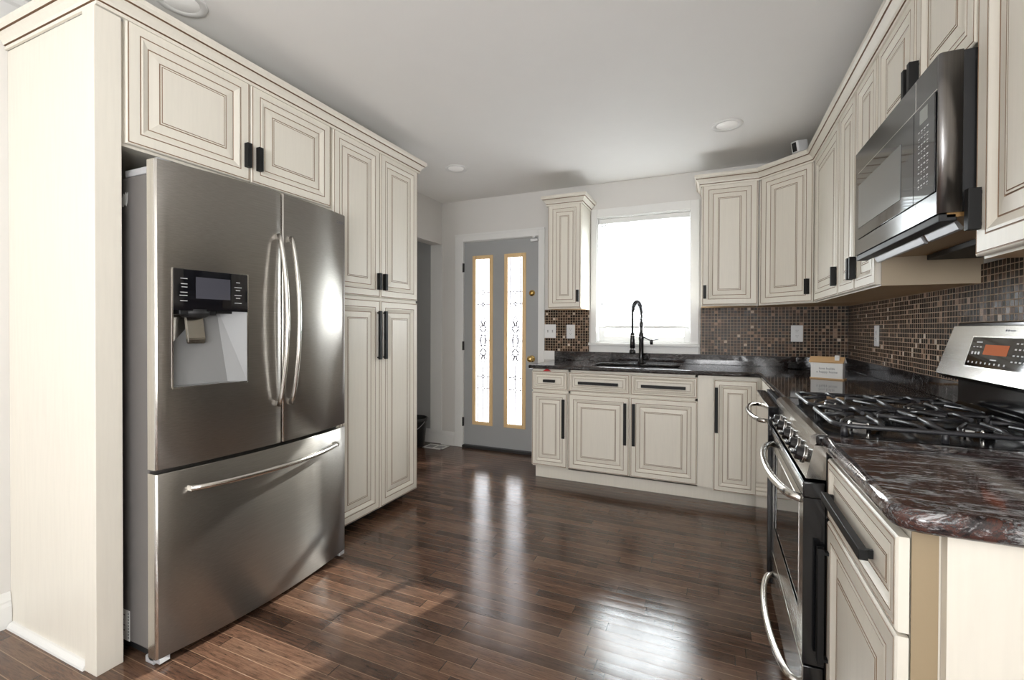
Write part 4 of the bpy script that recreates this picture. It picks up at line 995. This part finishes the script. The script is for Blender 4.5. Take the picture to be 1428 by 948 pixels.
# outlets and switch
def outlet(fr, label):
    """duplex outlet; frame with origin at the plate's centre"""
    t = thing('wall_outlet', fr.translation, label, 'outlet', 'white wall outlets')
    b = B(); bx(b, -.040, .040, 0, .006, -.063, .063, r=.003); b.transform(fr); p = obj('cover_plate', b, MT['plastic'], t)
    for s_ in (-1, 1):
        b = B(); bx(b, -.017, .017, .0055, .0078, s_*.0205-.0145, s_*.0205+.0145, r=.004); b.transform(fr); rc_ = obj('receptacle', b, MT['plastic'], t)
        b = B()
        for xx in (-.0075, .0055): bx(b, xx, xx+.002, .0076, .0082, s_*.0205-.001, s_*.0205+.008)
        bx(b, -.002, .002, .0076, .0082, s_*.0205-.009, s_*.0205-.005); b.transform(fr); obj('slots', b, MT['slot'], rc_)
    return t
frW = lambda x, z: frame((x, YB-.008, z), (1, 0, 0), (0, -1, 0))
outlet(frW(-1.207, 1.180), 'white outlet on the mosaic wall left of the window')
outlet(frW(.577, 1.176), 'white outlet on the mosaic wall above the little house ornament')
outlet(frame((XR-.008, 3.43, 1.170), (0, -1, 0), (-1, 0, 0)), 'white outlet on the right mosaic wall, seen edge-on')
fr = frW(-1.405, 1.183); t = thing('light_switch', fr.translation, 'white double switch plate right beside the grey door casing', 'switch')
b = B(); bx(b, -.056, .056, 0, .006, -.063, .063, r=.003); b.transform(fr); obj('cover_plate', b, MT['plastic'], t)
for s_ in (-1, 1):
    b = B(); bx(b, s_*.023-.005, s_*.023+.005, .005, .0065, -.012, .012); extr(b, [(s_*.023-.0035, .006, -.004), (s_*.023-.0035, .016, .007), (s_*.023-.0035, .014, .010), (s_*.023-.0035, .006, .006)], (.007, 0, 0)); b.transform(fr); obj('toggle', b, MT['lt_grey'], t)
# little house ornament
hs = thing('house_ornament', (.60, 3.17, CT1), 'small white wooden house ornament with honey roof and lettering on the corner counter', 'ornament')
ang = math.atan2(-.085, .150); HM = Matrix.Translation((.527, 3.225, CT1)) @ Matrix.Rotation(math.radians(-24), 4, 'Z')
hw, hd, hh = .158, .052, .100
b = B(); bx(b, -.004, hw+.008, -.006, hd+.006, 0, .007, r=.001); b.transform(HM); obj('base_board', b, MT['roofwood'], hs)
b = B(); extr(b, [(0, 0, .007), (0, hd, .007), (0, hd, hh), (0, hd/2, hh+.022), (0, 0, hh)], (hw, 0, 0)); b.transform(HM); hb = obj('house_body', b, MT['paper'], hs)
b = B(); extr(b, [(-.008, -.007, hh-.005), (-.008, hd/2, hh+.025), (-.008, hd/2, hh+.031), (-.008, -.010, hh+.000)], (hw+.014, 0, 0))
b.transform(HM); obj('roof', b, MT['roofwood'], hs)
b = B(); extr(b, [(-.008, hd+.007, hh-.005), (-.008, hd/2, hh+.025), (-.008, hd/2, hh+.031), (-.008, hd+.010, hh+.000)], (hw+.014, 0, 0)); b.transform(HM); obj('roof', b, MT['paper'], hs)
b = B(); bx(b, .118, .140, .003, .022, hh+.004, hh+.040, r=.001); b.transform(HM); obj('chimney', b, MT['paper'], hs)
for k, (tx, dz) in enumerate((('love builds', .062), ('a happy home', .042))):
    bmx = text_bm(tx, .0185, HM @ Matrix(((1, 0, 0, hw/2+.002), (0, 0, -1, -.0006), (0, 1, 0, dz), (0, 0, 0, 1))), depth=.0004); obj('lettering', bmx, MT['ink'], hb)
# coiled cord beside it
b = B(); pts = []
for k in range(90):
    a = k*.42; rr_ = .028+.008*math.sin(k*.37); pts.append((.545+rr_*math.cos(a)*1.2, 3.93+rr_*math.sin(a), CT1+.008+.030*(.5+.5*math.sin(a*1.7+k*.05))))
tube(b, pts, .0042, 6); lathe(b, [(0, 0), (.02, 0), (.022, .03), (.012, .045), (0, .046)], (.575, 3.95, CT1+.0005), n=14); obj('coiled_cord', b, MT['black_matte'], label='black coiled power cord on the counter behind the house ornament', cat='cord')
# security camera on the corner cabinet
sc_ = thing('security_camera', (.515, 3.62, ZT+.054), 'small white security camera standing on top of the corner wall cabinet', 'camera')
CM = Matrix.Translation((.500, 3.575, ZT+.118)) @ Matrix.Rotation(math.radians(-50), 4, 'Z') @ Matrix.Rotation(math.radians(12), 4, 'X')
b = B(); bx(b, -.028, .028, -.028, .062, -.038, .038, r=.009, seg=3); b.transform(CM); cb_ = obj('housing', b, MT['plastic'], sc_)
b = B(); bx(b, -.017, .015, -.0305, -.0275, -.029, .029, r=.001); b.transform(CM); fp = obj('lens_plate', b, MT['black'], cb_)
b = B(); lathe(b, [(0, 0), (.009, 0), (.009, .003), (.006, .004), (0, .002)], (0, 0, 0), (0, -1, 0), 16); b.transform(CM @ Matrix.Translation((-.002, -.028, .008))); obj('lens', b, MT['screen'], fp)
b = B(); lathe(b, [(0, 0), (.022, 0), (.022, .004), (.006, .008), (.006, .03), (0, .03)], (.515, 3.60, ZT+.061), n=16); obj('stand', b, MT['plastic'], sc_)
b = B(); tube(b, [(.535, 3.65, ZT+.09), (.57, 3.64, ZT+.108), (.61, 3.60, ZT+.112), (.66, 3.58, ZT+.09), (.70, 3.60, ZT+.056)], .0022, 6); obj('cable', b, MT['plastic'], sc_)
# red thing under the counter edge
b = B(); prism(b, [(-.034, 0), (.034, 0), (.018, .010), (.006, .018), (-.006, .018), (-.018, .010)], 0, .012); b.transform(Matrix.Translation((-1.215, YBF-.004, .869)) @ Matrix.Rotation(PI/2, 4, 'X'))
obj('red_clip', b, MT['red'], label='small red plastic clip under the counter edge above the leftmost drawer', cat='clip')
# floor register by the hallway
t = thing('floor_register', (-2.60, 4.0, 0), 'pale metal floor vent at the foot of the wall by the hallway', 'vent')
b = B(); v0, v1, w0, w1 = -2.70, -2.47, 3.90, 4.05
for e in [(v0, v1, w0, w0+.02), (v0, v1, w1-.02, w1), (v0, v0+.02, w0, w1), (v1-.02, v1, w0, w1), ((v0+v1)/2-.008, (v0+v1)/2+.008, w0, w1)]: bx(b, e[0], e[1], e[2], e[3], .0, .006)
obj('frame', b, MT['white'], t)
b = B()
for k in range(5): y = w0+.032+k*.020; bx(b, v0+.02, v1-.02, y, y+.008, .001, .004)
obj('louvers', b, MT['lt_grey'], t)
# bucket in the hallway
t = thing('bucket', (-2.84, 3.93, 0), 'black plastic bucket with white handle grip standing in the hallway', 'bucket')
BC = (-2.83, 3.93, 0)
b = B(); lathe(b, [(0, 0), (.108, 0), (.112, .01), (.138, .25), (.146, .255), (.146, .285), (.140, .290), (.134, .285), (.108, .012), (0, .012)], BC, n=36); obj('pail', b, MT['bucket'], t)
b = B(); pts = [(BC[0]+.148*math.cos(a), BC[1]-.010-.150*math.sin(a), .262-.11*math.sin(a)) for a in [PI*k/16 for k in range(17)]]; tube(b, pts, .003, 6); hd_ = obj('bail_handle', b, MT['lt_grey'], t)
b = B(); tube(b, [pts[7], pts[8], pts[9]], .009, 8); obj('grip', b, MT['plastic'], hd_)
